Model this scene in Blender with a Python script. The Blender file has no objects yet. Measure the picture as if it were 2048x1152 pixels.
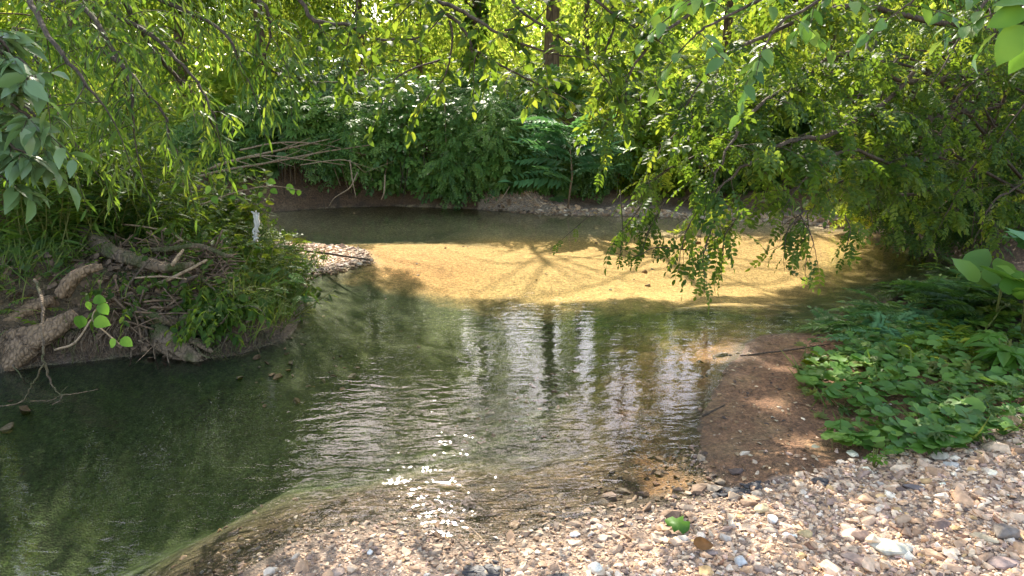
import bpy, math, random
import numpy as np
from mathutils import Vector, noise as mn

S = bpy.context.scene
COL = S.collection
# ------------------------------------------------------------------ camera
F = 1410.0; HY = 220.0; CH = 1.7                      # focal length in px of the 2048 px wide photo
PITCH = math.atan((576 - HY) / F)
cam = bpy.data.cameras.new('camera'); cam.sensor_width = 36
cam.lens = 36 * F / 2048; cam.clip_start = 0.05; cam.clip_end = 3000
co = bpy.data.objects.new('camera', cam); COL.objects.link(co)
co.location = (0, 0, CH); co.rotation_euler = (math.pi / 2 - PITCH, 0, 0)
S.camera = co
# ------------------------------------------------------------------ light
SUN_EL, SUN_AZ = 42.0, -7.5                           # degrees; azimuth from +Y towards +X
w = bpy.data.worlds.new('World'); S.world = w; w.use_nodes = True
nt = w.node_tree; nt.nodes.clear()
wo = nt.nodes.new('ShaderNodeOutputWorld'); bg = nt.nodes.new('ShaderNodeBackground')
sk = nt.nodes.new('ShaderNodeTexSky'); sk.sky_type = 'NISHITA'; sk.sun_disc = False
sk.sun_elevation = math.radians(SUN_EL); sk.sun_rotation = math.radians(SUN_AZ)
sk.air_density = 1.0; sk.dust_density = 1.2; sk.ozone_density = 1.0
bg.inputs[1].default_value = 0.15
wb = nt.nodes.new('ShaderNodeMixRGB'); wb.blend_type = 'MULTIPLY'; wb.inputs[0].default_value = 1; wb.inputs[2].default_value = (1.14, 1.0, .88, 1)   # camera white balance
nt.links.new(sk.outputs[0], wb.inputs[1]); nt.links.new(wb.outputs[0], bg.inputs[0]); nt.links.new(bg.outputs[0], wo.inputs[0])
sl = bpy.data.lights.new('sun', 'SUN'); sl.energy = 2.7; sl.angle = math.radians(0.5); sl.color = (1.0, 0.93, 0.80)
so = bpy.data.objects.new('sun', sl); COL.objects.link(so)
SD = Vector((math.sin(math.radians(SUN_AZ)) * math.cos(math.radians(SUN_EL)),
             math.cos(math.radians(SUN_AZ)) * math.cos(math.radians(SUN_EL)), math.sin(math.radians(SUN_EL))))
so.rotation_euler = SD.to_track_quat('Z', 'Y').to_euler(); so.location = (0, 0, 20)
vs = S.view_settings; vs.view_transform = 'Standard'; vs.look = 'None'; vs.gamma = 1; vs.exposure = 2.38
S.cycles.max_bounces = 8; S.cycles.diffuse_bounces = 4; S.cycles.glossy_bounces = 3
S.cycles.transmission_bounces = 5; S.cycles.transparent_max_bounces = 8; S.cycles.volume_bounces = 0
S.cycles.use_denoising = True; S.cycles.caustics_reflective = False; S.cycles.caustics_refractive = False
S.cycles.sample_clamp_indirect = 6
# ------------------------------------------------------------------ pixel helpers
cp, sp_ = math.cos(PITCH), math.sin(PITCH)
def ray(px, py):
    x = (px - 1024) / F; y = (576 - py) / F
    return (x, cp + y * sp_, -sp_ + y * cp)
def G(px, py, z=0.0):
    d = ray(px, py); t = (z - CH) / d[2]
    return np.array((d[0] * t, d[1] * t, z))
def D(px, py, Y):
    d = ray(px, py); t = Y / d[1]
    return np.array((d[0] * t, Y, CH + d[2] * t))
def topix(x, y, z):
    y2 = y * cp - (z - CH) * sp_; z2 = y * sp_ + (z - CH) * cp
    y2 = np.maximum(y2, 1e-3)
    return 1024 + F * x / y2, 576 - F * z2 / y2
# ------------------------------------------------------------------ noise
def vn(x, y, s=0):
    x = np.asarray(x, float); y = np.asarray(y, float)
    xi = np.floor(x).astype(np.int64); yi = np.floor(y).astype(np.int64); fx = x - xi; fy = y - yi
    fx = fx * fx * (3 - 2 * fx); fy = fy * fy * (3 - 2 * fy)
    def h(a, b):
        n = (a * 374761393 + b * 668265263 + s * 974711) & 0xffffffff
        n = ((n ^ (n >> 13)) * 1274126177) & 0xffffffff
        return ((n ^ (n >> 16)) & 0xffff) / 65535.0
    return (h(xi, yi) * (1 - fx) + h(xi + 1, yi) * fx) * (1 - fy) + (h(xi, yi + 1) * (1 - fx) + h(xi + 1, yi + 1) * fx) * fy
def fbm(x, y, s=0, o=4):
    r = 0; a = 0.5
    for k in range(o):
        r = r + a * (vn(x, y, s + k) - .5) * 2; x = x * 2.03; y = y * 2.03; a *= .5
    return r
def inpoly(x, y, P):
    ins = np.zeros(np.shape(x), bool); n = len(P)
    for i in range(n):
        x1, y1 = P[i][:2]; x2, y2 = P[(i + 1) % n][:2]
        c = ((y1 > y) != (y2 > y)) & (x < (x2 - x1) * (y - y1) / ((y2 - y1) or 1e-9) + x1)
        ins ^= c
    return ins
def polydist(x, y, P):
    d = np.full(np.shape(x), 1e9); n = len(P)
    for i in range(n):
        ax, ay = P[i][:2]; bx, by = P[(i + 1) % n][:2]
        vx, vy = bx - ax, by - ay; L = vx * vx + vy * vy + 1e-12
        t = np.clip(((x - ax) * vx + (y - ay) * vy) / L, 0, 1)
        d = np.minimum(d, (x - ax - t * vx) ** 2 + (y - ay - t * vy) ** 2)
    return np.sqrt(d)
# ------------------------------------------------------------------ terrain function
_w = [(-1.6, 1.6), (-2.6, .6), (-5, -1.2), (-13, -3.5), (-13, 3.0), (-7, 4.0)]
_px = [(0, 742), (90, 728), (180, 722), (300, 706), (400, 722), (480, 712), (560, 682), (600, 640), (604, 600), (594, 562), (612, 548),
       (650, 543), (690, 531), (735, 521), (722, 502), (665, 491), (600, 489), (560, 487), (520, 468), (500, 450)]
_w2 = [(-6, 11.0), (-9, 11.3), (-13, 11.2), (-13, 13.3), (-8, 12.8)]
_px2 = [(540, 424), (650, 416), (780, 412), (900, 415), (1000, 421), (1080, 427), (1150, 430), (1300, 434), (1400, 437), (1500, 442), (1600, 447),
        (1680, 455), (1740, 460), (1790, 475), (1830, 492), (1880, 505), (1910, 525), (1900, 545), (1850, 568), (1800, 597),
        (1730, 612), (1690, 645), (1660, 668), (1600, 666), (1530, 672), (1480, 700), (1450, 740), (1420, 800), (1400, 860), (1392, 930), (1425, 955),
        (1400, 985), (1300, 1010), (1150, 1040), (1050, 1062), (950, 1080), (870, 1062), (760, 1042), (650, 1060), (560, 1100), (490, 1150)]
WP = _w + [tuple(G(*p)[:2]) for p in _px] + _w2 + [tuple(G(*p)[:2]) for p in _px2]
# landmarks: (point, slope, top height)
LM = [(G(1600, 1080), .10, .22), (G(800, 1130), .09, .18), (G(1950, 980), .10, .28), ((0, 1, 0), .08, .25), (G(1560, 850), .035, .07),
      (G(1560, 720), .04, .06), (G(1800, 820), .10, .2), (G(1780, 680), .14, .25), (G(1950, 640), .4, .6), (G(1900, 480), .9, 1.4), (G(2030, 520), .9, 1.2),
      (G(1800, 455), .5, 1.2), ((8, 9, 0), .9, 1.6), (G(1600, 438), .12, 1.5), (G(1400, 430), .10, 1.5), (G(1150, 424), .12, 1.6),
      (G(1000, 412), 1.3, 1.65), (G(850, 405), 1.5, 1.65), (G(700, 405), 1.3, 1.6), (G(560, 412), 1.3, 1.6), ((-9, 14, 0), 1.2, 1.6),
      (G(60, 690), 2.2, .60), (G(200, 700), 1.6, .60), (G(350, 690), 1.6, .55), (G(480, 680), 1.0, .5), (G(560, 640), .8, .42),
      (G(560, 560), .45, .35), (G(650, 515), .10, .07), (G(600, 515), .12, .10), (G(700, 515), .10, .06), (G(500, 520), .5, .5),
      (G(200, 500), .9, .8), (G(0, 500), .9, .9), ((-9, 7, 0), .9, 1.0), (G(430, 470), .4, .45)]
DM = [(G(150, 900), .9, .95), (G(400, 850), .8, .8), (G(100, 1120), .7, .85), (G(450, 1050), .5, .45), (G(650, 900), .45, .5), (G(800, 700), .5, .55),
      (G(1050, 620), .5, .5), (G(700, 600), .5, .55), (G(650, 560), .35, .4), (G(850, 490), .12, .13), (G(1100, 500), .12, .18), (G(1350, 500), .12, .18),
      (G(1550, 480), .12, .18), (G(1000, 460), .12, .28), (G(750, 440), .3, .35), (G(1150, 445), .15, .2), (G(560, 450), .3, .35), (G(1300, 570), .2, .22),
      (G(1650, 560), .3, .5), (G(1820, 530), .4, .5), (G(1300, 650), .3, .3), (G(1100, 850), .16, .3), (G(1000, 950), .14, .22), (G(1300, 850), .07, .10),
      (G(1350, 950), .10, .08), (G(1200, 990), .14, .14), (G(900, 560), .3, .4), (G(1450, 610), .12, .1), (G(750, 980), .15, .2)]
def idw(x, y, L, k, p=3.0):
    num = 0; den = 0
    for q in L:
        wgt = 1.0 / (((x - q[0][0]) ** 2 + (y - q[0][1]) ** 2) + .02) ** (p / 2)
        num = num + wgt * q[k]; den = den + wgt
    return num / den
# far spit of gravel stands in front of the steep bank: bank starts later there
def H(x, y, full=False):
    x = np.asarray(x, float); y = np.asarray(y, float)
    wx = x + .10 * fbm(x * 1.3, y * 1.3, 5); wy = y + .10 * fbm(x * 1.3, y * 1.3, 9)
    d = polydist(wx, wy, WP); ins = inpoly(wx, wy, WP)
    sl_, hm = idw(x, y, LM, 1), idw(x, y, LM, 2)
    land = hm * (1 - np.exp(-sl_ * d / np.maximum(hm, .01)))
    far = np.clip((y - 12.6 - .25 * np.sin(x)) / .9, 0, 1) * np.clip((x + 2.5) / 3, 0, 1)
    land = np.where(y > 11.5, np.maximum(land, far * far * (3 - 2 * far) * 1.6), land)
    land = np.where((y < 12.0) & (y > 9.9) & (x > -.8) & (x < 5.6), np.minimum(land, .05 + .02 * d), land)
    land = land + np.clip(d, 0, 6) / 6 * np.clip((y - 13) / 20, 0, 1) * .8
    ks, dm = idw(x, y, DM, 1), idw(x, y, DM, 2)
    bed = -dm * (1 - np.exp(-ks * d / np.maximum(dm, .01)))
    rough = np.clip(hm, .05, .5) * np.clip(d * 3, 0, 1)
    z = np.where(ins, bed + .02 * fbm(x * 3, y * 3, 30) * np.clip(d * 3, 0, 1), land + rough * (.16 * fbm(x * 2.2, y * 2.2, 20) + .05 * fbm(x * 9, y * 9, 40)))
    z = z + .004 * fbm(x * 14, y * 14, 50, 3) + np.where(~ins & (x < -1.4) & (y < 7.5) & (hm > .3), .05 * fbm(x * 5, y * 5, 60) * np.clip(d * 4, 0, 1) + .02 * fbm(x * 13, y * 13, 65) * np.clip(d * 6, 0, 1), 0)
    if full:
        return z, d, ins, hm, dm
    return z
# ------------------------------------------------------------------ object helpers
def link(o, parent=None):
    COL.objects.link(o)
    if parent is not None:
        o.parent = parent
    return o
def tag(o, label=None, cat=None, group=None, kind=None):
    if label: o['label'] = label
    if cat: o['category'] = cat
    if group: o['group'] = group
    if kind: o['kind'] = kind
    return o
def thing(name, label, cat, loc=(0, 0, 0), group=None):
    o = bpy.data.objects.new(name, None); o.empty_display_size = .1
    link(o); o.location = loc
    return tag(o, label, cat, group)
class MB:
    """collects triangles with a random value and a colour per vertex"""
    def __init__(s):
        s.v = []; s.t = []; s.r = []; s.c = []; s.n = 0
    def add(s, v, t, r=0.5, c=None):
        v = np.asarray(v, float).reshape(-1, 3); t = np.asarray(t, np.int64).reshape(-1, 3)
        s.v.append(v); s.t.append(t + s.n)
        s.r.append(np.broadcast_to(np.asarray(r, float), (len(v),)))
        if c is not None:
            s.c.append(np.broadcast_to(np.asarray(c, float), (len(v), 3)))
        s.n += len(v)
    def build(s, name, mat, parent=None, origin=None, smooth=True):
        V = np.concatenate(s.v) if s.v else np.zeros((0, 3)); T = np.concatenate(s.t) if s.t else np.zeros((0, 3), int)
        org = np.zeros(3)
        if parent is not None:
            org = np.array(parent.location)
        elif origin is not None:
            org = np.array(origin)
        me = bpy.data.meshes.new(name)
        me.vertices.add(len(V)); me.vertices.foreach_set('co', (V - org).astype(np.float32).ravel())
        me.loops.add(len(T) * 3); me.loops.foreach_set('vertex_index', T.astype(np.int32).ravel())
        me.polygons.add(len(T)); me.polygons.foreach_set('loop_start', np.arange(0, len(T) * 3, 3, dtype=np.int32))
        try: me.polygons.foreach_set('loop_total', np.full(len(T), 3, np.int32))
        except Exception: pass
        me.polygons.foreach_set('use_smooth', np.full(len(T), smooth, bool))
        a = me.attributes.new('rnd', 'FLOAT', 'POINT'); a.data.foreach_set('value', np.concatenate(s.r).astype(np.float32))
        if s.c:
            C = np.concatenate(s.c); C = np.concatenate([C, np.ones((len(C), 1))], 1)
            a = me.attributes.new('col', 'FLOAT_COLOR', 'POINT'); a.data.foreach_set('color', C.astype(np.float32).ravel())
        me.update(calc_edges=True); me.validate()
        me.materials.append(mat)
        o = bpy.data.objects.new(name, me); link(o, parent)
        if parent is None: o.location = org
        return o
def unit(v):
    v = np.asarray(v, float); return v / (np.linalg.norm(v, axis=-1, keepdims=True) + 1e-9)
def smooth_path(P, n=6):
    P = np.asarray(P, float)
    if len(P) < 3:
        return np.array([P[0] + (P[-1] - P[0]) * k / n for k in range(n + 1)])
    Q = np.vstack([2 * P[0] - P[1], P, 2 * P[-1] - P[-2]]); out = []
    for i in range(1, len(Q) - 2):
        for k in range(n):
            t = k / n
            out.append(.5 * ((2 * Q[i]) + (-Q[i - 1] + Q[i + 1]) * t + (2 * Q[i - 1] - 5 * Q[i] + 4 * Q[i + 1] - Q[i + 2]) * t * t + (-Q[i - 1] + 3 * Q[i] - 3 * Q[i + 1] + Q[i + 2]) * t ** 3))
    out.append(Q[-2]); return np.array(out)
def tube(mb, P, R, sides=6, rough=0.0, seed=0, cap=True, flute=0, twist=.08):
    P = np.asarray(P, float); n = len(P); R = np.broadcast_to(np.asarray(R, float), (n,))
    T = unit(np.gradient(P, axis=0))
    up = np.array([0, 0, 1.0]) if abs(T[0][2]) < .9 else np.array([1.0, 0, 0])
    a = unit(np.cross(T[0], up)); V = []; ang = np.arange(sides) * 2 * math.pi / sides
    rs = np.random.RandomState(seed + 7)
    ph = rs.rand(4) * 6.28
    for i in range(n):
        a = unit(a - T[i] * np.dot(a, T[i])); b = np.cross(T[i], a)
        rr = R[i] * np.ones(sides)
        if rough:
            rr = rr * (1 + rough * (np.sin(ang * 2 + ph[0] + i * twist) * .45 + np.sin(ang * 3 + ph[1] - i * twist) * .3 + np.sin(ang * 7 + ph[3] + i * twist) * .16) + rough * .12 * rs.randn(sides))
        if flute:
            rr = rr * (1 + flute * np.cos(ang * 5 + ph[2]))
        V.append(P[i] + rr[:, None] * (np.cos(ang)[:, None] * a + np.sin(ang)[:, None] * b))
    V = np.concatenate(V); F_ = []
    i = np.arange(n - 1)[:, None] * sides; j = np.arange(sides)[None]; j2 = (j + 1) % sides
    q = np.stack([i + j, i + j2, i + sides + j2], -1).reshape(-1, 3); q2 = np.stack([i + j, i + sides + j2, i + sides + j], -1).reshape(-1, 3)
    F_ = np.concatenate([q, q2])
    if cap:
        V = np.vstack([V, P[0], P[-1] + T[-1] * R[-1] * .6]); c0 = len(V) - 2; c1 = c0 + 1; e = (n - 1) * sides
        jj = np.arange(sides); k2 = (jj + 1) % sides
        F_ = np.concatenate([F_, np.stack([np.full(sides, c0), k2, jj], -1), np.stack([np.full(sides, c1), e + jj, e + k2], -1)])
    mb.add(V, F_, rs.rand())
# leaf templates: x along the leaf, unit length; list of (verts, tris, per-vertex leaf id)
def t_rhomb(wd=.28, dr=.12):
    return np.array([(0, 0, 0), (.45, wd, .06), (1, 0, -dr), (.45, -wd, .06)]), np.array([(0, 2, 1), (0, 3, 2)]), np.zeros(4, int)
def t_ovate(wd=.27, dr=.2, fold=.07, fine=False):
    x = [0, .22, .55, .82, 1.0]; wv = [0, .85, 1.0, .5, 0]
    if fine: x = [0, .08, .22, .42, .62, .80, .92, 1.0]; wv = [0, .55, .93, 1.0, .86, .55, .22, 0]
    n = len(x) - 2
    v = [(xx, 0, -dr * xx * xx) for xx in x]
    for sgn in (1, -1):
        for k in range(1, n + 1): v.append((x[k], sgn * wd * wv[k], -dr * x[k] ** 2 + fold * wv[k] + (.02 * math.sin(k * 2.2 + sgn) if fine else 0)))
    t = []
    for o_, s in ((n + 2, 1), (2 * n + 2, -1)):
        f = [(0, 1, o_)]
        for k in range(1, n): f += [(k, k + 1, o_ + k), (k, o_ + k, o_ + k - 1)]
        f.append((n, n + 1, o_ + n - 1))
        t += f if s == 1 else [(a, c, b) for a, b, c in f]
    return np.array(v), np.array(t), np.zeros(len(v), int)
def t_merge(parts):
    V = []; T = []; I = []; n = 0
    for k, (v, t, _) in enumerate(parts):
        V.append(v); T.append(t + n); I.append(np.full(len(v), k)); n += len(v)
    return np.concatenate(V), np.concatenate(T), np.concatenate(I)
def xf(tp, pos, ang, scale, tilt=0, roll=0):
    v = tp[0] * scale
    c, s = math.cos(tilt), math.sin(tilt); v = np.stack([v[:, 0] * c + v[:, 2] * s, v[:, 1], -v[:, 0] * s + v[:, 2] * c], 1)
    c, s = math.cos(roll), math.sin(roll); v = np.stack([v[:, 0], v[:, 1] * c - v[:, 2] * s, v[:, 1] * s + v[:, 2] * c], 1)
    c, s = math.cos(ang), math.sin(ang); v = np.stack([v[:, 0] * c - v[:, 1] * s, v[:, 0] * s + v[:, 1] * c, v[:, 2]], 1)
    return v + np.array(pos), tp[1], tp[2]
def t_frond(n=5, leaf=None, ll=.30, droop=.35, seed=1, taper=.5):
    """compound leaf with n pairs of leaflets and one at the tip"""
    rs = random.Random(seed); leaf = leaf or t_rhomb(.24); parts = []
    z = lambda x: -droop * x * x
    for k in range(n):
        x = .18 + .74 * k / n; l = ll * (1 - taper * abs(k / n - .35)) * rs.uniform(.9, 1.1)
        for s in (1, -1):
            parts.append(xf(leaf, (x, 0, z(x)), s * rs.uniform(.95, 1.25), l, rs.uniform(.05, .35), s * .2))
    parts.append(xf(leaf, (.93, 0, z(.93)), 0, ll * .9, .4))
    xs = [0, .5, 1]
    rv = np.array([(x, sg * .006, z(x)) for x in xs for sg in (1, -1)]); rt = np.array([(0, 1, 3), (0, 3, 2), (2, 3, 5), (2, 5, 4)])
    parts.append((rv, rt, None))
    return t_merge(parts)
def t_whorl(n=7, wd=.2):
    lf = t_ovate(wd, .3); return t_merge([xf(lf, (0, 0, 0), k * 2 * math.pi / n + .2 * math.sin(k * 3), 1 - .2 * (k % 2), .1) for k in range(n)])
def t_round(seed=0):
    """round scalloped leaf held level on a stalk"""
    rs = random.Random(seed); v = [(0, 0, -.03)]; n = 20
    for k in range(n):
        a = .35 + k * (2 * math.pi - .7) / (n - 1); r = .5 * (1.0 + .13 * (k % 2) + .06 * math.sin(a * 2.5 + seed))
        v.append((-math.cos(a) * r * -1, math.sin(a) * r, .05 + .05 * math.sin(a * 3 + seed)))
    t = [(0, k, k + 1) for k in range(1, n)]
    v += [(0.0, .012, -.03), (0.0, -.012, -.03), (0, 0, -1.1)]; m = n + 1
    t.append((m, m + 1, m + 2))
    return np.array(v), np.array(t), np.zeros(len(v), int)
def t_maple(seed=0):
    """lobed leaf"""
    v = [(0.5, 0, 0)]; R = [(0, .05), (.1, .38), (.33, .27), (.42, .52), (.62, .24), (.78, .28), (1.0, 0)]
    ring = R + [(a, -b) for a, b in R[-2::-1]]
    v += [(a, b, -.12 * (a - .5) ** 2 + .1 * abs(b)) for a, b in ring]
    n = len(ring); return np.array(v), np.array([(0, 1 + (k + 1) % n, 1 + k) for k in range(n)]), np.zeros(n + 1, int)
def put_leaves(mb, tp, P, Dr, Nr, Sc, rs, cull=None, spread=.25, tint=None):
    """instances a template at P with direction Dr, face normal Nr and size Sc"""
    P = np.asarray(P, float); n = len(P)
    if n == 0: return
    Dr = np.asarray(Dr, float); Nr = np.asarray(Nr, float); Sc = np.broadcast_to(np.asarray(Sc, float), (n,))
    if cull is not None:
        k = ~cull(P, rs); P, Dr, Nr, Sc = P[k], Dr[k], Nr[k], Sc[k]; n = len(P)
        if n == 0: return
    X = unit(Dr); Z = unit(Nr - X * np.sum(Nr * X, 1, keepdims=True)); Y = np.cross(Z, X)
    tv, tt, ti = tp
    V = P[:, None] + Sc[:, None, None] * (tv[None, :, 0:1] * X[:, None] + tv[None, :, 1:2] * Y[:, None] + tv[None, :, 2:3] * Z[:, None])
    base = rs.rand(n); m = ti.max() + 1
    r = np.clip(base[:, None] * (1 - spread) + spread * rs.rand(n, m), 0, 1)[:, ti]
    T = tt[None] + (np.arange(n) * len(tv))[:, None, None]
    mb.add(V.reshape(-1, 3), T.reshape(-1, 3), r.ravel())
# ------------------------------------------------------------------ where sunlight and sky come through the leaves
PX = lambda L: [tuple(G(*p)[:2]) for p in L]
LITZ = [PX(L) for L in (
    [(725, 500), (820, 468), (980, 462), (1250, 452), (1420, 446), (1600, 448), (1740, 458), (1760, 480), (1640, 500), (1560, 530), (1440, 555), (1340, 567), (1240, 556), (1120, 548), (1000, 540), (860, 522), (740, 528)],
    [(570, 488), (735, 500), (735, 522), (640, 545), (590, 520)],
    [(1320, 950), (1380, 925), (1440, 950), (1400, 985), (1330, 980)], [(1505, 808), (1570, 808), (1570, 826), (1510, 826)],
    [(1400, 680), (1470, 680), (1480, 700), (1400, 705)], [(1540, 905), (1640, 890), (1650, 920), (1560, 935)], [(1370, 580), (1500, 580), (1500, 592), (1380, 592)],
    [(1660, 770), (1760, 760), (1780, 800), (1680, 815)], [(1440, 705), (1500, 700), (1520, 715), (1450, 722)],
    [(790, 890), (880, 890), (890, 975), (800, 980)], [(1560, 745), (1600, 740), (1610, 756), (1570, 760)])]
for q in range(2, len(LITZ)):                            # small sun flecks, opened a little wider than they show
    c_ = np.mean(LITZ[q], axis=0); LITZ[q] = [tuple(c_ + (np.array(p) - c_) * 1.5) for p in LITZ[q]]
BAR = [tuple(G(*p)[:2]) for p in [(520, 1300), (530, 1140), (590, 1085), (650, 1050), (760, 1035), (870, 1055), (960, 1075), (1150, 1035), (1300, 1005), (1420, 985), (1600, 960), (1750, 925), (1900, 890), (2048, 850), (3300, 800), (3300, 1300)]]
BARSH = PX([(925, 1108), (960, 1098), (1010, 1102), (1015, 1125), (960, 1135), (925, 1125)]) , PX([(1090, 1125), (1140, 1122), (1165, 1140), (1150, 1170), (1100, 1165)])
SKYZ = [[(930, 640), (1130, 610), (1360, 590), (1400, 640), (1420, 700), (1390, 800), (1240, 920), (1100, 900), (960, 760)],
        [(1500, 625), (1720, 590), (1740, 640), (1640, 690), (1500, 680)],
        [(760, 790), (900, 740), (960, 800), (960, 1060), (700, 1060), (560, 1000), (600, 900)]]
def sun_hit(P):
    t = P[:, 2] / SD[2]
    return P[:, 0] - SD[0] * t, P[:, 1] - SD[1] * t
def cull_open(P, rs):
    """true for leaves that would stand in the gaps of the canopy"""
    x, y = sun_hit(P); x = x + .12 * fbm(x * 3, y * 3, 61); y = y + .12 * fbm(x * 3, y * 3, 71)
    k = np.zeros(len(P), bool)
    for L in LITZ: k |= inpoly(x, y, L)
    k &= rs.rand(len(P)) < .997
    b = inpoly(x, y, BAR)
    for L in BARSH: b &= ~inpoly(x, y, L)
    k |= b & (vn(x * 2.5, y * 2.5, 81) > .18)
    t = CH / (P[:, 2] + CH); qx, qy = P[:, 0] * t, P[:, 1] * t
    u, v = topix(qx, qy, np.zeros(len(P)))
    s = np.zeros(len(P), bool)
    for L in SKYZ: s |= inpoly(u + 30 * fbm(u / 60, v / 60, 91), v, L)
    k |= s & (vn(u / 30, v / 130, 95) + .5 * (vn(u / 11, v / 24, 96) - .5) > .47) & (rs.rand(len(P)) < .975)
    return k
# ------------------------------------------------------------------ materials
def mat(name):
    m = bpy.data.materials.new(name); m.use_nodes = True; n = m.node_tree; n.nodes.clear()
    o = n.nodes.new('ShaderNodeOutputMaterial'); return m, n, o
def nd(n, typ, **kw):
    x = n.nodes.new(typ)
    for k, v in kw.items(): setattr(x, k, v)
    return x
def ramp(n, fac, stops):
    r = n.nodes.new('ShaderNodeValToRGB'); e = r.color_ramp.elements
    while len(e) < len(stops): e.new(.5)
    for k, (p, c) in enumerate(stops):
        e[k].position = p; e[k].color = (*c, 1)
    n.links.new(fac, r.inputs[0]); return r.outputs[0]
def leaf_mat(name, cols, tcols, tf=.45, rough=.5, spec=.22):
    cols = [(a * .95, b, c * (.62 if name not in ('leaf_greygreen', 'leaf_pale') else .9)) for a, b, c in cols]
    m, n, o = mat(name)
    at = nd(n, 'ShaderNodeAttribute', attribute_name='rnd')
    ns = nd(n, 'ShaderNodeTexNoise'); ns.inputs['Scale'].default_value = 1.1; ns.inputs['Detail'].default_value = 2
    tc = nd(n, 'ShaderNodeTexCoord'); n.links.new(tc.outputs['Object'], ns.inputs['Vector'])
    ad = nd(n, 'ShaderNodeMath', operation='MULTIPLY_ADD'); n.links.new(ns.outputs[0], ad.inputs[0]); ad.inputs[1].default_value = 1.2; ad.inputs[2].default_value = -.6
    a2 = nd(n, 'ShaderNodeMath', operation='ADD', use_clamp=True); n.links.new(at.outputs['Fac'], a2.inputs[0]); n.links.new(ad.outputs[0], a2.inputs[1])
    k = len(cols) - 1
    c = ramp(n, a2.outputs[0], [(i / k, q) for i, q in enumerate(cols)]); k = len(tcols) - 1
    t = ramp(n, a2.outputs[0], [(i / k, q) for i, q in enumerate(tcols)])
    p = nd(n, 'ShaderNodeBsdfPrincipled'); p.inputs['Roughness'].default_value = rough; p.inputs['Specular IOR Level'].default_value = spec
    n.links.new(c, p.inputs['Base Color'])
    tr = nd(n, 'ShaderNodeBsdfTranslucent'); n.links.new(t, tr.inputs['Color'])
    mx = nd(n, 'ShaderNodeMixShader'); mx.inputs[0].default_value = tf
    n.links.new(p.outputs[0], mx.inputs[1]); n.links.new(tr.outputs[0], mx.inputs[2]); n.links.new(mx.outputs[0], o.inputs[0])
    return m
def bark_mat(name, c1, c2, scale=9, stretch=.25, bump=.5, moss=None):
    m, n, o = mat(name)
    tc = nd(n, 'ShaderNodeTexCoord'); mp = nd(n, 'ShaderNodeMapping'); mp.inputs['Scale'].default_value = (1, 1, stretch)
    n.links.new(tc.outputs['Object'], mp.inputs[0])
    v = nd(n, 'ShaderNodeTexNoise'); v.inputs['Scale'].default_value = scale; v.inputs['Detail'].default_value = 6; v.inputs['Distortion'].default_value = .6
    n.links.new(mp.outputs[0], v.inputs['Vector'])
    vo = nd(n, 'ShaderNodeTexVoronoi', feature='DISTANCE_TO_EDGE'); vo.inputs['Scale'].default_value = scale * 1.4; n.links.new(mp.outputs[0], vo.inputs['Vector'])
    mu = nd(n, 'ShaderNodeMath', operation='MULTIPLY_ADD'); n.links.new(vo.outputs[0], mu.inputs[0]); mu.inputs[1].default_value = 1.2; n.links.new(v.outputs[0], mu.inputs[2])
    c = ramp(n, mu.outputs[0], [(.3, c1), (.75, c2)])
    if moss:
        n2 = nd(n, 'ShaderNodeTexNoise'); n2.inputs['Scale'].default_value = 4; n2.inputs['Detail'].default_value = 4; n.links.new(tc.outputs['Object'], n2.inputs['Vector'])
        r2 = ramp(n, n2.outputs[0], [(.48, (0, 0, 0)), (.62, (1, 1, 1))])
        mc = nd(n, 'ShaderNodeMixRGB'); n.links.new(r2, mc.inputs[0]); n.links.new(c, mc.inputs[1]); mc.inputs[2].default_value = (*moss, 1); c = mc.outputs[0]
    p = nd(n, 'ShaderNodeBsdfPrincipled'); p.inputs['Roughness'].default_value = .85; p.inputs['Specular IOR Level'].default_value = .25
    b = nd(n, 'ShaderNodeBump'); b.inputs['Strength'].default_value = bump; b.inputs['Distance'].default_value = .03
    n.links.new(mu.outputs[0], b.inputs['Height']); n.links.new(b.outputs[0], p.inputs['Normal'])
    n.links.new(c, p.inputs['Base Color']); n.links.new(p.outputs[0], o.inputs[0]); return m
def col_mat(name, rough=.8, nscale=60, namp=.5, bump=.3, spec=.3, dist=.01):
    """colour from the mesh attribute with fine natural grain"""
    m, n, o = mat(name)
    at = nd(n, 'ShaderNodeAttribute', attribute_name='col'); tc = nd(n, 'ShaderNodeTexCoord')
    v = nd(n, 'ShaderNodeTexNoise'); v.inputs['Scale'].default_value = nscale; v.inputs['Detail'].default_value = 5; n.links.new(tc.outputs['Object'], v.inputs['Vector'])
    g = ramp(n, v.outputs[0], [(.3, (1 - namp,) * 3), (.7, (1 + namp * .6,) * 3)])
    mx = nd(n, 'ShaderNodeMixRGB', blend_type='MULTIPLY'); mx.inputs[0].default_value = 1; n.links.new(at.outputs['Color'], mx.inputs[1]); n.links.new(g, mx.inputs[2])
    p = nd(n, 'ShaderNodeBsdfPrincipled'); p.inputs['Roughness'].default_value = rough; p.inputs['Specular IOR Level'].default_value = spec
    b = nd(n, 'ShaderNodeBump'); b.inputs['Strength'].default_value = bump; b.inputs['Distance'].default_value = dist
    n.links.new(v.outputs[0], b.inputs['Height']); n.links.new(b.outputs[0], p.inputs['Normal'])
    n.links.new(mx.outputs[0], p.inputs['Base Color']); n.links.new(p.outputs[0], o.inputs[0]); return m
Gd, Gm, Gl = (.022, .05, .012), (.045, .09, .02), (.085, .14, .03)
M = {}
M['green'] = leaf_mat('leaf_green', [Gd, Gm, Gl], [(.10, .18, .015), (.22, .33, .025), (.42, .45, .04)], .48)
M['bright'] = leaf_mat('leaf_bright', [(.06, .11, .02), (.11, .17, .02), (.19, .21, .03)], [(.26, .42, .02), (.44, .55, .06), (.62, .63, .09)], .62)
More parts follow.
